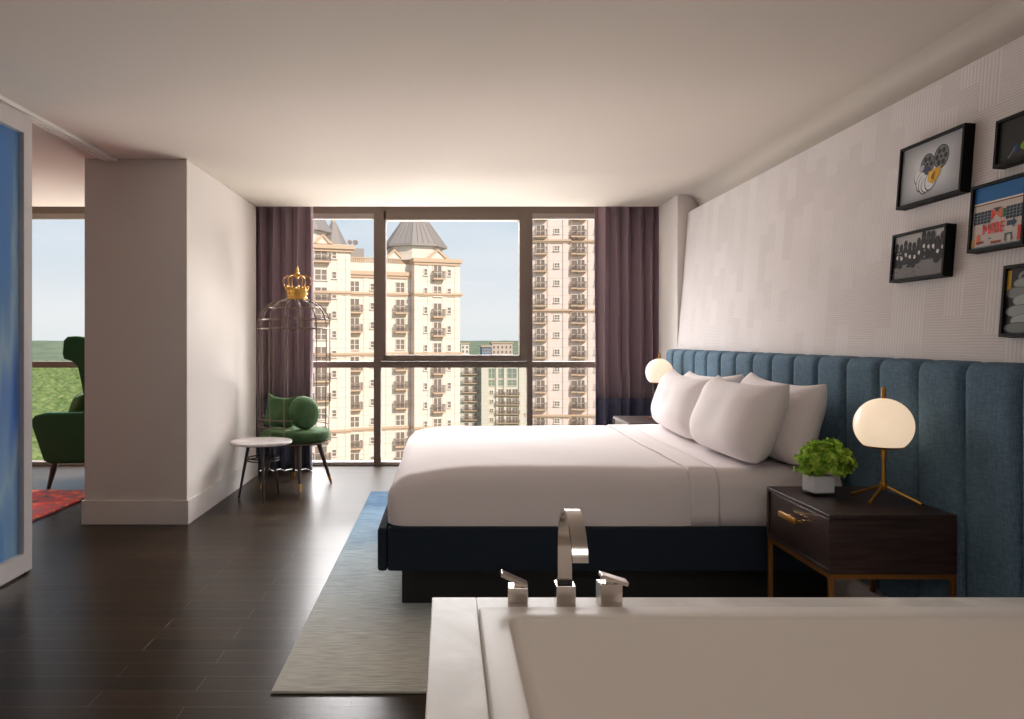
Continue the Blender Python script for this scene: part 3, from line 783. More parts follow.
# ------------------------------------------------------------------ birdcage chair
ccx, ccy = -1.375, 6.93
ch = empty('cage_chair', (ccx, ccy, 0), 'green birdcage chair with a tall domed wire back and gold crown', 'chair')
Mc = T(ccx, ccy, 0)
mb = MB(); R_ = 0.305
pr = [(0, 0.412), (R_*0.8, 0.412), (R_*0.95, 0.42), (R_, 0.44), (R_*1.01, 0.465), (R_, 0.49), (R_*0.95, 0.508), (R_*0.8, 0.517), (0, 0.522)]
mb.lathe(pr, 48, Mc); mb.build('seat', M['green'], ch, angle=60)
MB().lathe([(0, 0.392), (R_*0.9, 0.392), (R_*0.93, 0.400), (R_*0.9, 0.411), (0, 0.411)], 40, Mc).build('seat_rim', M['leg_wood'], ch)
for fxp, fyp in ((-1.277, 6.60), (-1.655, 6.76), (-1.47, 7.28), (-1.07, 7.03)):
    top = Vector((ccx+(fxp-ccx)*0.62, ccy+(fyp-ccy)*0.62, 0.395)); foot = Vector((fxp, fyp, 0.0))
    j = foot.lerp(top, 0.17)
    l_ = MB().tube([j, top], [0.014, 0.024], 12).build('leg', M['leg_wood'], ch)
    MB().tube([foot, j], [0.010, 0.0145], 12).build('brass_ferrule', M['brass'], l_)
# cage
cgx = ccx-0.022
CR = 0.325; cz0, cz1, cz2 = 0.47, 1.43, 1.70
cage = MB()
nb = 14
def opening(a): 
    d = (math.degrees(a)+360) % 360
    return 285 < d < 350      # towards the camera and the right
bars = []
for k in range(nb):
    a = 2*PI*(k+0.35)/nb
    pts = []
    for q in range(0, 11):
        t = q/10*PI/2
        pts.append((cgx+(0.045+(CR-0.045)*math.sin(t))*math.cos(a), ccy+(0.045+(CR-0.045)*math.sin(t))*math.sin(a), cz1+(cz2-cz1)*(math.cos(t)**0.8 if q < 10 else 0)))
    if not opening(a):
        pts += [(cgx+(CR+0.0)*math.cos(a), ccy+(CR)*math.sin(a), 1.1), (cgx+(CR-0.005)*math.cos(a), ccy+(CR-0.005)*math.sin(a), 0.75), (cgx+(CR-0.012)*math.cos(a), ccy+(CR-0.012)*math.sin(a), cz0-0.07)]
    cage.tube(pts, 0.0045, 6)
def ring(z, r, a0=None, a1=None, n_=48):
    if a0 is None: cage.tube([(cgx+r*math.cos(2*PI*k/n_), ccy+r*math.sin(2*PI*k/n_), z) for k in range(n_)], 0.0045, 6, closed=True)
    else: cage.tube([(cgx+r*math.cos(a0+(a1-a0)*k/n_), ccy+r*math.sin(a0+(a1-a0)*k/n_), z) for k in range(n_+1)], 0.0045, 6)
ring(1.43, CR); ring(1.515, CR*0.955); ring(1.62, CR*0.70)
a0, a1 = math.radians(-4), math.radians(281)
ring(0.62, CR-0.008, a0, a1); ring(0.55, CR-0.01, a0, a1); ring(0.405, CR-0.013)
cage.build('wire_cage', M['cage_metal'], ch)
# crown
cr_ = MB(); mc = T(ccx+0.008, ccy, 0)
cr_.lathe([(0.088, 1.69), (0.096, 1.695), (0.096, 1.708), (0.088, 1.715), (0.094, 1.778), (0.100, 1.785), (0.096, 1.79), (0.086, 1.778), (0.080, 1.70)], 36, mc, cap=False)
for k in range(10):
    a = 2*PI*k/10
    cr_.lathe([(0, -0.022), (0.013, 0), (0.014, 0.008), (0.005, 0.02), (0, 0.026)], 8, mc @ T(0.097*math.cos(a), 0.097*math.sin(a), 1.795))
    cr_.lathe([(0, -0.010), (0.009, 0), (0, 0.010)], 8, mc @ T(0.091*math.cos(a+0.31), 0.091*math.sin(a+0.31), 1.745))
band = cr_.build('crown', M['gold'], ch)
cl = MB()
for k in range(3):
    a = PI*k/3 + 0.05
    for sg in (-1, 1):
        pts = []
        for q in range(0, 21):
            t = q/20
            r_ = 0.095 + 0.042*math.sin(PI*t*1.15) - 0.095*t**2.2
            pts.append((ccx+0.008+sg*r_*math.cos(a), ccy+sg*r_*math.sin(a), 1.785+0.13*math.sin(PI/2*t*1.18)-0.018*max(0, t-0.7)))
        cl.tube(pts, 0.0042, 6)
cl.lathe([(0, 1.88), (0.018, 1.895), (0.009, 1.91), (0.022, 1.93), (0.011, 1.948), (0.016, 1.96), (0.006, 1.985), (0, 1.995)], 16, mc)
cl.build('crown_arches', M['gold'], band)
# cushions on the chair
def disc_cushion(name, loc, r, th, m, label, rx, rz, sq=False):
    mb = MB(); pr = []
    for k in range(0, 17):
        a = -PI/2 + PI*k/16; pr.append((max(0, r*abs(math.cos(a))**0.62), th/2*math.sin(a)))
    pr[0] = (0, pr[0][1]); pr[-1] = (0, pr[-1][1])
    mb.lathe(pr, 40)
    o = mb.build(name, m, angle=70)
    o.matrix_world = T(*loc) @ R(rz, 'Z') @ R(rx, 'X')
    return tag(o, label, 'cushion', 'green cushions on the birdcage chair')
disc_cushion('round_cushion', (-1.29, 6.86, 0.668), 0.152, 0.15, M['green'], 'round green cushion on the right of the birdcage chair seat', math.radians(78), math.radians(46))
o = pillow(0.32, 0.32, 0.13, 6, 0.09).build('square_cushion', M['green'], angle=180)
o.matrix_world = T(-1.535, 7.0, 0.67) @ R(math.radians(-22), 'Z') @ R(math.radians(-10), 'X') @ R(0.06, 'Y')
tag(o, 'square green cushion behind the wire bars, left on the birdcage chair', 'cushion', 'green cushions on the birdcage chair')

# ------------------------------------------------------------------ side table
tx, ty = -1.545, 6.33
tb = empty('side_table', (tx, ty, 0), 'small round grey marble side table with black splayed legs', 'table')
MB().lathe([(0, 0.462), (0.235, 0.462), (0.25, 0.468), (0.252, 0.478), (0.248, 0.487), (0, 0.488)], 48, T(tx, ty, 0)).build('tabletop', M['marble_table'], tb)
for fxp, fyp in ((-1.745, 6.37), (-1.483, 6.14), (-1.44, 6.52)):
    top = Vector((tx+(fxp-tx)*0.55, ty+(fyp-ty)*0.55, 0.463))
    MB().tube([(fxp, fyp, 0), top], [0.009, 0.014], 10).build('leg', M['black_wood'], tb)
rg = MB()
for z in (0.345, 0.325): rg.tube([(tx+0.012+0.128*math.cos(2*PI*k/40), ty+0.01+0.128*math.sin(2*PI*k/40), z) for k in range(40)], 0.006, 6, closed=True)
rg.build('stretcher_ring', M['black_wood'], tb)

# ------------------------------------------------------------------ wing chair in the next room
wc = empty('wing_chair', (-3.2, 7.17, 0), 'deep green velvet wing chair in the next room by its window', 'chair')
side = [(-3.70, 0.60), (-3.66, 0.655), (-3.56, 0.68), (-3.24, 0.68), (-3.20, 0.74), (-3.23, 0.84), (-3.25, 0.95), (-3.28, 1.09), (-3.33, 1.135), (-3.40, 1.155), (-3.415, 1.20), (-3.405, 1.32), (-3.37, 1.355), (-3.30, 1.36), (-2.84, 1.30), (-2.80, 0.9), (-2.82, 0.24), (-3.52, 0.225), (-3.58, 0.25)]
for y0_, y1_ in ((6.73, 6.85), (7.49, 7.61)):
    MB().prism(side, y0_, y1_, 'y', bev=0.028, seg=4).build('side_wing', M['deep_green'], wc, angle=50)
MB().rbox(-3.00, -2.80, 6.86, 7.48, 0.24, 1.33, 0.05, (2, 3, 4), 4).build('backrest', M['deep_green'], wc)
MB().rbox(-3.60, -3.01, 6.86, 7.48, 0.225, 0.44, 0.04, (2, 2, 1), 4).build('seat', M['deep_green'], wc)
for X_, Y_, dx, dy in ((-3.50, 6.79, -0.05, -0.02), (-3.50, 7.55, -0.05, 0.02), (-2.9, 6.79, 0.05, -0.02), (-2.9, 7.55, 0.05, 0.02)):
    MB().tube([(X_+dx, Y_+dy, 0), (X_, Y_, 0.235)], [0.016, 0.032], 10).build('leg', M['black_wood'], wc)
o = pillow(0.40, 0.38, 0.17, 9).build('scatter_cushion', M['olive'], angle=180)
o.matrix_world = T(-3.41, 7.05, 0.655) @ R(math.radians(-62), 'Z') @ R(math.radians(-14), 'X')
tag(o, 'olive green scatter cushion on the wing chair in the next room', 'cushion')

# ------------------------------------------------------------------ pictures on the leaning wall
def flat(c, r=0.6): return mat('print ink', c, r, spec=0.2)
PC = {}
def ink(r, g, b):
    k = (r, g, b)
    if k not in PC: PC[k] = flat(rgb(r, g, b))
    return PC[k]
def picture(y_near, y_far, z_lo, z_hi, label, draw, zref=None):
    """frame on the leaning wall; draw(add) paints the print. u: 0 far(left) ..1 near(right), v: 0 bottom..1 top"""
    W_ = y_far-y_near; Hh = (z_hi-z_lo)/math.cos(math.atan(TL))
    zm = z_lo
    root = bpy.data.objects.new('framed_picture', None); C.objects.link(root); root.empty_display_size = 0.1
    # local frame: x = along wall to the camera side, z = up the wall, -y = into the room
    root.matrix_world = T(xw(z_lo), y_far, z_lo) @ R(math.atan(TL), 'Y') @ R(-PI/2, 'Z')
    tag(root, label, 'picture', 'framed pictures on the wallpapered wall')
    b_, d_ = 0.012, 0.045
    mb = MB()
    mb.box(0, W_, -d_, -0.001, 0, b_); mb.box(0, W_, -d_, -0.001, Hh-b_, Hh); mb.box(0, b_, -d_, -0.001, b_, Hh-b_); mb.box(W_-b_, W_, -d_, -0.001, b_, Hh-b_)
    mb.build('frame', M['frame_black'], root, smooth=False, local=True)
    mats = []; p = MB(); st_ = {'z': 0.0}
    yp = -d_+0.010
    u0, v0, uw, vh = b_, b_, W_-2*b_, Hh-2*b_
    def mi(c):
        m_ = ink(*c)
        if m_ not in mats: mats.append(m_)
        return mats.index(m_)
    def add(pts, c):
        st_['z'] += 0.00006
        f = p.bm.faces.new([p.bm.verts.new((u0+uw*u, yp-st_['z'], v0+vh*v)) for u, v in pts]); f.material_index = mi(c)
    asp = uw/vh
    def ell(u, v, r, c, ry=None, n_=24, a0=0, a1=2*PI, rot=0):
        ry = r if ry is None else ry
        P = []
        for k in range(n_):
            a = a0+(a1-a0)*k/n_; x, y = r*math.cos(a), ry*math.sin(a)
            P.append((u+(x*math.cos(rot)-y*math.sin(rot))/asp, v+x*math.sin(rot)+y*math.cos(rot)))
        add(P, c)
    def rect(x0, y0, x1, y1, c): add([(x0, y0), (x1, y0), (x1, y1), (x0, y1)], c)
    bgc = draw(add, ell, rect)
    p.build('print', mats, root, smooth=False, local=True)
    MB().box(b_, W_-b_, yp+0.0005, -0.002, b_, Hh-b_).build('backing_board', M['frame_black'], root, smooth=False, local=True)
    return root, (u0, v0, uw, vh, yp)

def art_reel(add, ell, rect):
    rect(0, 0, 1, 1, (148, 150, 154))
    for k in range(10):
        s = 0.5-0.028*k; g_ = 156+6*k
        add([(0.5+s*1.0*math.copysign(abs(math.cos(a))**0.5, math.cos(a)), 0.5+s*math.copysign(abs(math.sin(a))**0.5, math.sin(a))) for a in [2*PI*q/40 for q in range(40)]], (g_, g_, g_+2))
    for (u, v, r) in ((0.67, 0.66, 0.20), (0.45, 0.60, 0.19)):
        ell(u, v, r, (60, 60, 62)); ell(u, v, r*0.9, (120, 122, 124))
        for k in range(6): ell(u+0.55*r*math.cos(k*PI/3)/1.6, v+0.55*r*math.sin(k*PI/3), r*0.24, (58, 58, 62))
        ell(u, v, r*0.16, (40, 40, 44))
    ell(0.42, 0.50, 0.11, (72, 82, 100)); ell(0.36, 0.56, 0.08, (180, 182, 186), 0.05, rot=0.6)
    for (u, v, r, ry, ro) in ((0.30, 0.42, .10, .13, .3), (0.36, 0.33, .13, .17, -.2), (0.42, 0.27, .16, .17, .4), (0.46, 0.25, .15, .13, .1), (0.52, 0.30, .14, .17, -.5)):
        ell(u, v, r, (70, 70, 74), ry, rot=ro); ell(u+0.004, v+0.008, r*0.93, (222, 222, 224), ry*0.93, rot=ro)
    add([(0.48, 0.46), (0.68, 0.50), (0.66, 0.34), (0.56, 0.24), (0.48, 0.30)], (224, 170, 40)); add([(0.5, 0.36), (0.6, 0.45), (0.58, 0.3)], (150, 100, 20))
    add([(0.50, 0.44), (0.55, 0.46), (0.52, 0.28), (0.49, 0.30)], (240, 200, 90))
def art_green(add, ell, rect):
    rect(0, 0, 1, 1, (52, 50, 46)); ell(0.50, 0.32, 0.42, (106, 158, 40), 0.15, rot=0.12); ell(0.5, 0.36, 0.32, (140, 190, 60), 0.07, rot=0.25)
    ell(0.24, 0.26, 0.07, (40, 70, 110), 0.12, rot=-0.3); add([(0.13, 0.05), (0.15, 0.05), (0.25, 0.3), (0.235, 0.3)], (120, 130, 130))
    ell(0.40, 0.86, 0.035, (215, 215, 210), 0.02); rect(0, 0, 1, 0.08, (34, 32, 30))
def art_made(add, ell, rect):
    rect(0, 0, 1, 1, (205, 190, 182)); rect(0, 0.74, 1, 1, (40, 104, 160)); rect(0, 0.72, 1, 0.745, (226, 216, 206)); rect(0, 0.70, 1, 0.72, (120, 70, 50))
    for a, b_ in ((0.02, 0.36), (0.66, 0.98)):
        rect(a, 0.40, b_, 0.60, (44, 54, 70))
        for k in range(1, 5): rect(a+(b_-a)*k/5-0.005, 0.40, a+(b_-a)*k/5+0.005, 0.60, (140, 146, 152))
        for v in (0.45, 0.50, 0.55): rect(a, v-0.004, b_, v+0.004, (140, 146, 152))
    add([(0.37, 0.42), (0.37, 0.62), (0.47, 0.52)], (232, 84, 66)); add([(0.58, 0.42), (0.58, 0.62), (0.47, 0.52)], (232, 120, 84)); add([(0.4, 0.62), (0.56, 0.62), (0.48, 0.54)], (90, 84, 84))
    rect(0.60, 0.44, 0.66, 0.58, (50, 110, 76))
    add([(0.69, 0.29), (0.80, 0.29), (0.80, 0.25), (0.88, 0.33), (0.80, 0.41), (0.80, 0.37), (0.69, 0.37)], (70, 84, 96))
    ell(0.14, 0.15, 0.045, (226, 110, 60), 0.09); rect(0, 0, 0.07, 0.16, (232, 176, 110)); rect(0.9, 0.04, 1, 0.27, (214, 66, 58))
    rect(0, 0, 1, 0.03, (110, 130, 140)); rect(0.1, 0.08, 0.26, 0.11, (120, 60, 54)); rect(0.40, 0.05, 0.6, 0.09, (150, 70, 60)); rect(0.35, 0.13, 0.40, 0.15, (60, 110, 140))
    rect(0.66, 0.06, 0.69, 0.17, (80, 110, 110)); rect(0.78, 0.06, 0.80, 0.18, (80, 110, 110)); rect(0.66, 0.155, 0.80, 0.18, (80, 110, 110))
def art_bw(add, ell, rect):
    rect(0, 0, 1, 1, (178, 174, 171)); rect(0, 0, 1, 0.42, (128, 124, 122)); rect(0, 0.36, 1, 0.46, (60, 57, 56))
    rn = random.Random(4)
    for k in range(11):
        u = 0.05+0.09*k; v = 0.62+rn.uniform(-.12, .12)
        ell(u, v+0.2, 0.07, (40, 37, 37), 0.09); ell(u, v, 0.095, (46, 43, 42), 0.17); ell(u+0.02, v-0.05, 0.045, (222, 218, 214), 0.045)
        ell(u, v-0.2, 0.10, (34, 31, 31), 0.10)
    for k in range(40):
        g_ = rn.choice((70, 90, 128, 142)); ell(rn.random(), rn.uniform(0.02, 0.33), 0.05, (g_, g_-3, g_-4), 0.008)
    for k in range(14):
        g_ = rn.choice((60, 170, 205)); ell(rn.uniform(.05, .95), rn.uniform(0.42, 0.6), 0.02, (g_, g_-3, g_-4), 0.016)
def art_stack(add, ell, rect):
    rect(0, 0, 1, 1, (40, 38, 38)); rect(0.0, 0.66, 0.07, 0.97, (222, 180, 70))
    ell(0.32, 0.86, 0.15, (130, 136, 134), 0.09); ell(0.32, 0.86, 0.09, (56, 58, 58), 0.045)
    for u, v, r, q, c in ((0.34, 0.76, .26, .08, 150), (0.2, 0.62, .24, .08, 128), (0.4, 0.5, .32, .10, 162), (0.3, 0.34, .34, .09, 150), (0.45, 0.2, .4, .1, 164), (0.25, 0.09, .3, .07, 120)):
        ell(u, v, r, (c-40, c-36, c-38), q+0.015); ell(u, v, r*0.97, (c, c+5, c+2), q)
    ell(0.45, 0.62, 0.09, (64, 80, 80), 0.05); add([(0.7, 0.0), (1, 0.0), (1, 0.2), (0.86, 0.12)], (206, 70, 50))
picture(3.075, 3.515, 1.924, 2.203, 'framed print of film reels and a yellow shape on pale grey, largest of the group', art_reel)
picture(2.52, 2.897, 1.976, 2.157, 'black framed dark print with a green shape, topmost at the right edge', art_green)
rt, (u0, v0, uw, vh, yp) = picture(2.716, 3.008, 1.666, 1.928, 'framed print of a building under blue sky with the red word MADE', art_made)
# the word in the print
mb = MB()
def stroke(x0, y0, x1, y1, w_=0.05):
    d = Vector((x1-x0, (y1-y0), 0)); nrm = Vector((-d.y, d.x, 0)).normalized()*w_*0.5
    P = [(x0+nrm.x, y0+nrm.y), (x0-nrm.x, y0-nrm.y), (x1-nrm.x, y1-nrm.y), (x1+nrm.x, y1+nrm.y)]
    V = [mb.bm.verts.new((u0+uw*a, yp-0.0032, v0+vh*b_)) for a, b_ in P]
    mb.bm.faces.new(V)
lo, hi, t_ = 0.215, 0.385, 0.026
for x, kind in ((0.24, 'M'), (0.385, 'A'), (0.49, 'D'), (0.59, 'E')):
    if kind == 'M':
        stroke(x, lo, x, hi, t_); stroke(x+0.115, lo, x+0.115, hi, t_); stroke(x, hi-0.01, x+0.0575, lo+0.05, t_); stroke(x+0.0575, lo+0.05, x+0.115, hi-0.01, t_)
    elif kind == 'A':
        stroke(x, lo, x+0.038, hi, t_); stroke(x+0.076, lo, x+0.038, hi, t_); stroke(x+0.012, lo+0.055, x+0.064, lo+0.055, t_*0.8)
    elif kind == 'D':
        stroke(x, lo, x, hi, t_); stroke(x, hi-0.012, x+0.045, hi-0.018, t_); stroke(x, lo+0.012, x+0.045, lo+0.018, t_); stroke(x+0.054, lo+0.02, x+0.054, hi-0.02, t_)
    else:
        stroke(x, lo, x, hi, t_)
        for y in (lo+0.013, 0.5*(lo+hi), hi-0.013): stroke(x, y, x+0.06, y, t_)
mb.build('lettering', ink(232, 74, 70), rt, smooth=False, local=True)
picture(3.145, 3.525, 1.589, 1.808, 'black framed black and white photograph of a crowded row of people', art_bw)
picture(2.50, 2.80, 1.335, 1.597, 'black framed print of stacked grey rounded shapes, lowest at the right edge', art_stack)

# ------------------------------------------------------------------ outside: buildings
def facade_mat(name, c1, c2, lines=1.39):
    m = mat(name, c1, 0.85, spec=0.1)
    N, L, b = nt(m)
    v = coords(m)
    sp = N.new('ShaderNodeSeparateXYZ'); L.new(v, sp.inputs[0])
    a = N.new('ShaderNodeMath'); a.operation = 'MULTIPLY'; a.inputs[1].default_value = 1/lines; L.new(sp.outputs['Z'], a.inputs[0])
    f = N.new('ShaderNodeMath'); f.operation = 'FRACT'; L.new(a.outputs[0], f.inputs[0])
    g_ = N.new('ShaderNodeMath'); g_.operation = 'LESS_THAN'; g_.inputs[1].default_value = 0.09; L.new(f.outputs[0], g_.inputs[0])
    mx = N.new('ShaderNodeMix'); mx.data_type = 'RGBA'; mx.inputs[6].default_value = c1; mx.inputs[7].default_value = c2; L.new(g_.outputs[0], mx.inputs[0])
    L.new(mx.outputs[2], b.inputs['Base Color']); return m
M['cream'] = facade_mat('cream stone facade', rgb(226, 210, 194), rgb(214, 197, 180))
M['pinkish'] = facade_mat('pink cream facade', rgb(222, 203, 192), rgb(210, 190, 178))
M['cornice'] = mat('tan stone cornice', rgb(200, 172, 146), 0.85, spec=0.1)
M['slate'] = mat('grey standing seam roof', rgb(150, 140, 132), 0.6)
N, L, b = nt(M['slate'])
M['railing'] = mat('grey brown balcony railing', rgb(138, 120, 106), 0.6)
M['far_glass'] = mat('dark window pane', rgb(128, 114, 102), 0.25, spec=0.6)
M['green_glass'] = mat('green window pane', rgb(128, 140, 124), 0.25, spec=0.6)
M['white_frame'] = mat('white window surround', rgb(226, 214, 200), 0.7)
M['pale'] = facade_mat('pale olive facade', rgb(214, 206, 190), rgb(204, 195, 178))
M['far_pink'] = mat('distant pink building', rgb(206, 184, 172), 0.9)
M['far_blue'] = mat('distant slate blue building', rgb(120, 130, 150), 0.9)

class Fac:
    """a facade plane with parts in the building's own local frame: x along, z up, -y towards the room"""
    def __init__(s, name, pxl, D, ang, label, cat='building'):
        k = (pxl-CX)/F
        s.o = Vector((k*D, D, 0)); s.a = ang; s.D = D
        s.root = empty(name, s.o, label, cat, rz=ang)
        s.meshes = {}
    def u(s, px, dep=0.0):
        # local x of a pixel column on the plane pushed dep towards the room
        c, sn = math.cos(s.a), math.sin(s.a); k = (px-CX)/F
        ox, oy = s.o.x + dep*sn, s.o.y - dep*c
        return (k*oy-ox)/(c-k*sn)
    def z(s, px, py, dep=0.0):
        u_ = s.u(px, dep); y = s.o.y - dep*math.cos(s.a) + u_*math.sin(s.a)
        return H-(py-CY)*y/F
    def add(s, mb, name, m): return mb.build(name, m, s.root, smooth=False, local=True)
    def inst(s, key, name, x, z, make, parent=None, y=0.0):
        if key not in s.meshes:
            parts = make()
            s.meshes[key] = parts
        first = None
        for i, (nm, me) in enumerate(s.meshes[key]):
            o = bpy.data.objects.new(nm, me); C.objects.link(o)
            if i == 0: o.parent = s.root; o.location = (x, y, z); first = o
            else: o.parent = first
        return first
def mesh_of(mb, m, nm):
    me = bpy.data.meshes.new(nm); mb.bm.to_mesh(me); mb.bm.free(); me.materials.append(m); return me
def win_parts(w_, h_, cols=2, glass='far_glass', rows=2):
    def mk():
        f = MB(); t = 0.10
        f.box(-w_/2-t, w_/2+t, -0.16, 0.0, h_/2, h_/2+t); f.box(-w_/2-t*1.5, w_/2+t*1.5, -0.28, 0.0, -h_/2-t*1.3, -h_/2)
        f.box(-w_/2-t, -w_/2, -0.16, 0.0, -h_/2, h_/2); f.box(w_/2, w_/2+t, -0.16, 0.0, -h_/2, h_/2)
        for k in range(1, cols): f.box(-w_/2+w_*k/cols-0.05, -w_/2+w_*k/cols+0.05, -0.13, 0.0, -h_/2, h_/2)
        for k in range(1, rows): f.box(-w_/2, w_/2, -0.12, 0.0, -h_/2+h_*k/rows-0.035, -h_/2+h_*k/rows+0.035)
        p = MB().box(-w_/2, w_/2, -0.06, -0.01, -h_/2, h_/2)
        return [('window', mesh_of(f, M['white_frame'], 'window')), ('pane', mesh_of(p, M[glass], 'pane'))]
    return mk
def balc_parts(w_, dep=1.1, rail=1.0):
    def mk():
        s_ = MB(); s_.box(-w_/2, w_/2, -dep, 0.0, -0.22, 0.0); s_.box(-w_/2+0.25, w_/2-0.25, -dep*0.6, 0.0, -0.5, -0.22)
        r_ = MB(); n_ = max(6, int(w_/0.24))
        for k in range(n_+1):
            x = -w_/2+0.03+(w_-0.06)*k/n_; r_.box(x-0.025, x+0.025, -dep+0.02, -dep+0.07, 0, rail)
        for sx in (-1, 1):
            for k in range(1, 4): r_.box(sx*(w_/2-0.05)-0.025, sx*(w_/2-0.05)+0.025, -dep*k/4-0.02, -dep*k/4+0.03, 0, rail)
            r_.box(sx*(w_/2-0.05)-0.03, sx*(w_/2-0.05)+0.03, -dep, 0, rail-0.05, rail+0.03)
        r_.box(-w_/2, w_/2, -dep, -dep+0.09, rail-0.06, rail+0.04); r_.box(-w_/2, w_/2, -dep, -dep+0.07, 0.04, 0.10)
        return [('balcony', mesh_of(s_, M['cornice'], 'balcony')), ('railing', mesh_of(r_, M['railing'], 'railing'))]
    return mk
def column(f, px, key, wpx, ys, hgt, balc=True, glass='far_glass', cols=2, dep=0.0, y=0.0, bw=None, drop=None):
    """one stack of windows; ys: list of storey centre z"""
    x = f.u(px, dep); w_ = wpx
    for i, z in enumerate(ys):
        nb_ = balc if isinstance(balc, bool) else balc(i)
        hh = hgt if nb_ else hgt*0.72
        f.inst((key, nb_), 'window', x, z, win_parts(w_, hh, cols, glass), y=y-dep)
        if nb_: f.inst((key, 'b'), 'balcony', x, z-hgt/2+0.1, balc_parts(bw or w_+0.7), y=y-dep)
def cornice(f, x0, x1, z, h_, out, dep=0.0, nm='cornice'):
    mb = MB(); mb.box(x0-out, x1+out, -dep-out, 0.3, z-h_, z); mb.box(x0-out*0.6, x1+out*0.6, -dep-out*0.55, 0.3, z-h_*1.7, z-h_)
    f.add(mb, nm, M['cornice'])

A1 = math.radians(20)
FL = 2.78
# --- left tower complex (one building)
f = Fac('apartment_building', 347.7, 109, A1, 'cream stone apartment block with grey pointed turret roofs filling the left panes')
zb = -46
uL = f.u(225); u351 = 0.0; u413 = f.u(412); u460 = f.u(460, 1.8)
w_ = MB()
w_.box(uL, u351, -1.2, 14, zb, f.z(351, 246)); w_.box(u351, u413, 0, 14, zb, f.z(375, 263)); w_.box(u413, u460, -1.8, 12, zb, f.z(413, 259, 1.8))
f.add(w_, 'wall', M['cream'])
# piers that give the facade relief
w_ = MB()
for px_, dep in ((339.5, 1.2), (348, 1.2), (329, 1.2), (366, 0), (388, 0), (408, 0)):
    x = f.u(px_, dep); w_.box(x-0.35, x+0.35, -dep-0.09, 0, zb, f.z(px_, 255 if dep else 276, dep))
for px_ in (416.5, 430, 444.3, 457):
    x = f.u(px_, 1.8); w_.box(x-0.35, x+0.35, -1.8-0.1, 0, zb, f.z(px_, 263, 1.8))
f.add(w_, 'pilaster', M['cream'])
zz = lambda px_, y0_, n_, dep=0: [f.z(px_, y0_, dep)-FL*k for k in range(n_)]
zs1 = zz(322, 255, 13, 1.2)
noB = lambda i: i not in (1, 4, 8)
column(f, 321, 'a', 1.7, zs1, 2.0, noB, dep=1.2); column(f, 334, 'b', 0.55, zs1, 1.2, False, cols=1, dep=1.2)
zs2 = zz(354.5, 286.5, 11)
noB2 = lambda i: i not in (0, 3, 7)
column(f, 354.5, 'c', 1.25, zs2, 2.0, noB2); column(f, 400, 'c', 1.25, zs2, 2.0, noB2); column(f, 372.3, 'b', 0.5, zs2, 1.2, False, cols=1)
zs3 = zz(437, 272.5, 12, 1.8)
noB3 = lambda i: i not in (1, 4, 8)
column(f, 437.3, 'd', 1.15, zs3, 2.0, noB3, dep=1.8); column(f, 425.5, 'e', 0.45, zs3, 1.2, False, cols=1, dep=1.8); column(f, 449, 'e', 0.45, zs3, 1.2, False, cols=1, dep=1.8)
# cornices
cornice(f, uL, u351, f.z(351, 247), 0.55, 0.7, 1.2); cornice(f, u351, u413, f.z(375, 271.5), 0.55, 0.5, 0); cornice(f, u413, u460-0.3, f.z(413, 258, 1.8), 0.55, 0.5, 1.8)
for py_ in (292.5, 352.5, 427):
    z = f.z(375, py_); cornice(f, uL, u351, z, 0.3, 0.35, 1.2); cornice(f, u351, u413, z, 0.3, 0.35, 0); cornice(f, u413, u460, z, 0.3, 0.35, 1.8)
# balustrade on the middle roof
mb = MB(); zt_ = f.z(375, 263)
for k in range(30):
    x = u351+0.3+(u413-u351-0.6)*k/29; mb.box(x-0.1, x+0.1, -0.05, 0.12, zt_, zt_+0.62)
mb.box(u351, u413, -0.12, 0.2, zt_+0.62, zt_+0.78); f.add(mb, 'balustrade', M['cornice'])
def octa(r, z0_, z1_, cx_, cy_, r1=None, rot=PI/8):
    mb = MB(); r1 = r if r1 is None else r1
    mb.lathe([(r, z0_), (max(r1, 1e-7), z1_)] if r1 > 0 else [(r, z0_), (0.0, z1_)], 8, T(cx_, cy_, 0) @ R(rot, 'Z')); return mb
# turret over the right tower
cxt = f.u(415.5, -2.0); cyt = 2.4
ze = f.z(415, 247, -2.4); zap = f.z(415, 203, -2.4)
f.add(octa(4.15, f.z(413, 259, 1.8), ze, cxt, cyt), 'turret_drum', M['cream'])
rf = octa(4.75, ze, zap, cxt, cyt, 0.0)
for k in range(32):
    a = PI/8 + 2*PI*k/32; rad_ = 4.75*math.cos(PI/8)/math.cos(((a-PI/8) % (PI/4))-PI/8)
    rf.tube([(cxt+rad_*math.cos(a), cyt+rad_*math.sin(a), ze+0.05), (cxt, cyt, zap+0.05)], 0.07, 4)
f.add(rf, 'turret_roof', M['slate'])
f.add(octa(4.95, ze-0.3, ze+0.04, cxt, cyt), 'turret_eave', M['slate'])
# left turret, mostly behind the curtain, and a spire behind
cx2 = f.u(302, -1.5)
z_e2 = f.z(302, 233, -2); 
f.add(octa(3.6, f.z(351, 246), z_e2, cx2, 2.0), 'turret_drum', M['cream']); f.add(octa(4.5, z_e2, z_e2+7.6, cx2, 2.0, 0.0), 'turret_roof', M['slate'])
cx3 = f.u(334, -6); z3 = f.z(334, 249, -6)
f.add(octa(2.9, z3-1, z3+4.6, cx3, 6.4, 0.12), 'spire_roof', M['slate'])
f.add(MB().box(cx3-0.25, cx3+0.25, 6.1, 6.7, z3+4.0, z3+6.0), 'chimney', M['cornice'])
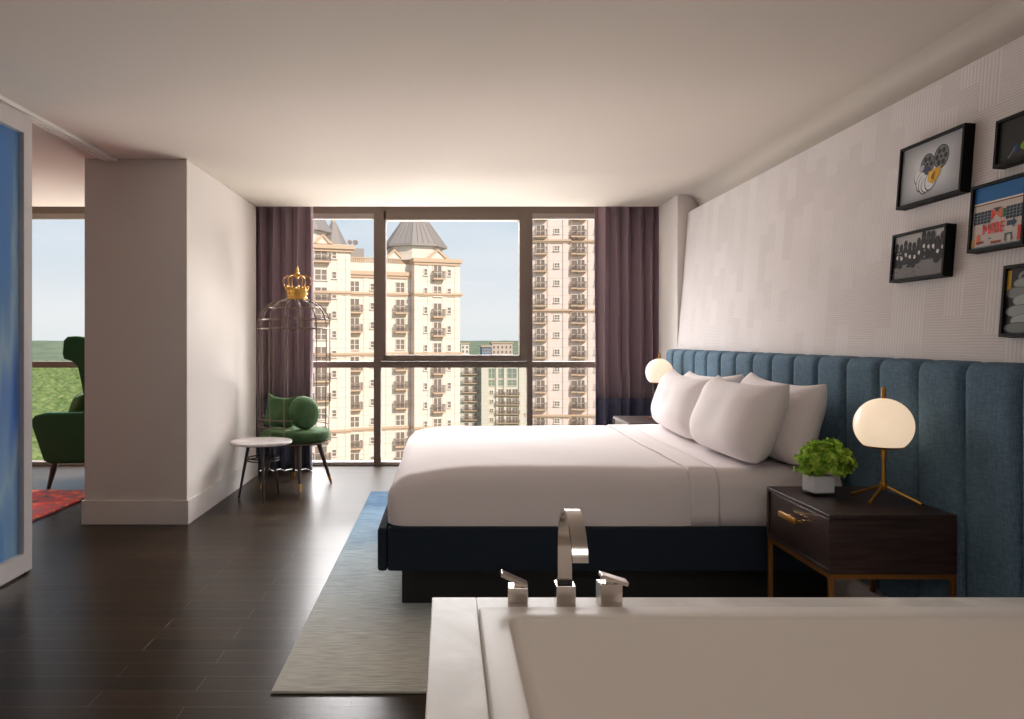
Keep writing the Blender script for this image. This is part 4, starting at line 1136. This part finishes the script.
# pediments
def pediment(xa, xb, zb_, h_, dep):
    mb = MB(); xm = 0.5*(xa+xb)
    mb.prism([(xa, zb_), (xb, zb_), (xm, zb_+h_)], -dep, 0.5, 'y'); f.add(mb, 'pediment', M['cream'])
    mb = MB()
    for x_, s_ in ((xa, 1), (xb, -1)):
        mb.prism([(x_-s_*0.3, zb_), (x_+s_*0.3, zb_), (xm, zb_+h_-0.12), (xm, zb_+h_+0.16)], -dep-0.25, -dep+0.1, 'y')
    f.add(mb, 'pediment_moulding', M['cornice'])
pediment(f.u(314, 1.3), f.u(331, 1.3), f.z(351, 246), 1.15, 1.4)
pediment(f.u(427, 1.9), f.u(447.5, 1.9), f.z(413, 258, 1.8), 1.25, 2.0)
pediment(f.u(384), f.u(404), f.z(413, 260), 1.3, 0.0)
# roof plant room and dishes
xa, xb = f.u(347, -3), f.u(364, -3); za = f.z(350, 262, -3); zc_ = f.z(350, 248, -3)
f.add(MB().box(xa, xb, 3, 8, za-1, zc_), 'roof_house', M['slate'])
for px_, r_ in ((349.5, 0.35), (355, 0.42)):
    x = f.u(px_, -3); d_ = MB(); d_.lathe([(0, 0.0), (r_*0.6, 0.06), (r_, 0.2), (r_*0.98, 0.24), (0, 0.05)], 14, T(x, 3.0, zc_+0.75) @ R(math.radians(70), 'X')); d_.tube([(x, 3.1, zc_), (x, 3.1, zc_+0.7)], 0.05, 6)
    f.add(d_, 'satellite_dish', M['railing'])

# --- right tower
f = Fac('apartment_building', 526.5, 124, math.radians(-6.6), 'tall pinkish cream apartment tower seen through the right hand pane')
ue = f.u(640); uc = f.u(568)
w_ = MB(); w_.box(0, uc, -1.0, 14, -50, 30); w_.box(uc, ue, 0, 14, -50, 30); f.add(w_, 'wall', M['pinkish'])
zsB = [f.z(557, 214.8)-FL*k for k in range(14)]
column(f, 540.5, 'a', 1.3, zsB, 1.9, True, dep=1.0, bw=2.0); column(f, 557, 'b', 0.75, zsB, 1.0, False, dep=1.0)
column(f, 574, 'c', 0.9, zsB, 1.8, True, bw=0.1+0.9, cols=1); column(f, 581, 'd', 1.1, zsB, 1.9, True, bw=1.6); column(f, 597.5, 'b', 0.75, zsB, 1.1, False)
for py_ in (240.5, 309.5, 414): cornice(f, 0, uc, f.z(557, py_), 0.3, 0.45, 1.0); cornice(f, uc, ue, f.z(557, py_), 0.3, 0.4, 0)
mb = MB()
for px_ in (549, 564.5):
    x = f.u(px_, 1.0); mb.box(x-0.25, x+0.25, -1.12, 0, -50, 30)
for px_ in (589, 604):
    x = f.u(px_); mb.box(x-0.2, x+0.2, -0.12, 0, -50, 30)
f.add(mb, 'pilaster', M['pinkish'])

# --- mid-distance building
f = Fac('apartment_building', 455, 240, 0.0, 'pale mid-distance apartment block low between the two towers, with stacked balconies')
w_ = MB(); top = f.z(480, 358)
w_.box(0, f.u(481), 0, 20, -60, top); w_.box(f.u(481), f.u(488), -3, 20, -60, top); w_.box(f.u(488), f.u(531), -1.5, 20, -60, top); f.add(w_, 'wall', M['pale'])
w_ = MB()
for px_ in (497, 505, 520): 
    x = f.u(px_, 1.5); w_.box(x-0.4, x+0.4, -1.9, 0, -60, top)
f.add(w_, 'pilaster', M['pale'])
zsC = [f.z(470, 362)-2.87*k for k in range(9)]
column(f, 466.5, 'a', 1.3, zsC, 2.0, True, bw=2.6, cols=1); column(f, 474.5, 'a', 1.3, zsC, 2.0, True, bw=2.6, cols=1)
zsD = [f.z(500, 392)-2.87*k for k in range(6)]
column(f, 491.5, 'b', 1.1, zsD, 1.5, False, dep=1.5); column(f, 500.5, 'c', 1.6, zsD, 2.0, True, bw=2.8, dep=1.5); column(f, 508.5, 'c', 1.6, zsD, 2.0, True, bw=2.6, dep=1.5); column(f, 515, 'c', 1.6, zsD, 2.0, True, bw=2.6, dep=1.5)
for px_ in (491.5, 500, 512):
    f.inst(('tall', px_ > 508), 'window', f.u(px_, 1.5), f.z(500, 373), win_parts(2.0 if px_ < 508 else 2.9, 3.0, 2, 'green_glass'), y=-1.5)
    f.inst(('tall2', px_ > 508), 'window', f.u(px_, 1.5), f.z(500, 382.5), win_parts(2.0 if px_ < 508 else 2.9, 1.8, 2, 'green_glass'), y=-1.5)
# --- distant blocks
def far_block(x0, x1, y0, D, m, label, cols_, rows_):
    f = Fac('distant_building', x0, D, 0.0, label)
    w_ = f.u(x1); zt_ = f.z(x0, y0); f.add(MB().box(0, w_, 0, 30, -70, zt_), 'wall', m)
    f.add(MB().box(-0.8, w_+0.8, -0.8, 30, zt_, zt_+1.0), 'parapet', M['cornice'])
    for i in range(cols_):
        for j in range(rows_):
            f.inst('w', 'window', w_*(i+0.5)/cols_, zt_-3-4.0*j, win_parts(w_/cols_*0.45, 2.2, 1, 'far_glass', 1))
far_block(492, 512.5, 343.5, 620, M['far_pink'], 'distant pink block on the horizon between the towers, right of the blue one', 5, 3)
far_block(482, 491, 347, 560, M['far_blue'], 'distant slate blue block on the horizon between the towers', 3, 2)
far_block(461, 469, 344, 700, M['white_frame'], 'distant narrow white block on the horizon beside the turret tower', 2, 3)

# ------------------------------------------------------------------ ground, hills, forest
M['grass'] = mat('distant green ground', rgb(96, 118, 66), 0.95, spec=0.05)
noise_col(M['grass'], rgb(66, 92, 46), rgb(128, 144, 84), 0.06, (1, 1, 1), 6)
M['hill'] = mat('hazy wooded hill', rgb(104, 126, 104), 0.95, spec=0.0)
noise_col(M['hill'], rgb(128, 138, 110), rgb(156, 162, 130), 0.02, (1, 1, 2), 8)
M['forest'] = mat('tree canopy', rgb(110, 136, 60), 0.9, spec=0.05)
noise_col(M['forest'], rgb(100, 120, 66), rgb(146, 156, 98), 0.25, (1, 1, 1), 6)
g_ = MB().poly([(-2500, 40, -62), (2500, 40, -62), (2500, 3600, -62), (-2500, 3600, -62)]).build('ground', M['grass'], smooth=False); g_['kind'] = 'structure'
mb = MB(); G = []
for i in range(161):
    x = -2600+5200*i/160; col = []
    for j in range(9):
        y = 1500+1500*j/8; e_ = math.sin(PI/2*j/8)
        z = -62 + (58 + 3.0*noise.noise(Vector((x*0.002, 3, 0))))*e_ + 2.5*noise.noise(Vector((x*0.03, y*0.02, 0)))*e_
        col.append(mb.bm.verts.new((x, y, z)))
    G.append(col)
for i in range(160):
    for j in range(8): mb.bm.faces.new((G[i][j], G[i+1][j], G[i+1][j+1], G[i][j+1]))
mb.build('hills', M['hill'])['kind'] = 'structure'
# forest canopy beyond the left window: nobody could count the trees
mb = MB(); rn = random.Random(11)
ico = bmesh.new(); bmesh.ops.create_icosphere(ico, subdivisions=1, radius=1.0)
iv = [v.co.copy() for v in ico.verts]; ifc = [[v.index for v in fc.verts] for fc in ico.faces]; ico.free()
for k in range(7000):
    D = 150*math.exp(rn.random()*2.1); px_ = rn.uniform(-40, 110)
    x = (px_-CX)*D/F; r_ = rn.uniform(2.6, 4.6)*(0.8+D/1500); z = -29 - 10*min(1, D/900) + rn.uniform(-2.5, 2)
    q = Vector((k, k*0.7, 0))
    vs_ = [mb.bm.verts.new(Vector((x, D, z)) + Vector((v.x, v.y, v.z*0.8))*r_*(1+0.22*noise.noise(v*2.2+q))) for v in iv]
    for fc in ifc: mb.bm.faces.new([vs_[i] for i in fc])
o = mb.build('forest', M['forest'], angle=180)
tag(o, 'green tree canopy stretching to the hills outside the left room', 'trees', kind='stuff')

# ------------------------------------------------------------------ colour management
vs = bpy.context.scene.view_settings
vs.view_transform = 'Standard'; vs.look = 'None'; vs.exposure = 0.62; vs.gamma = 1.0; vs.use_curve_mapping = False
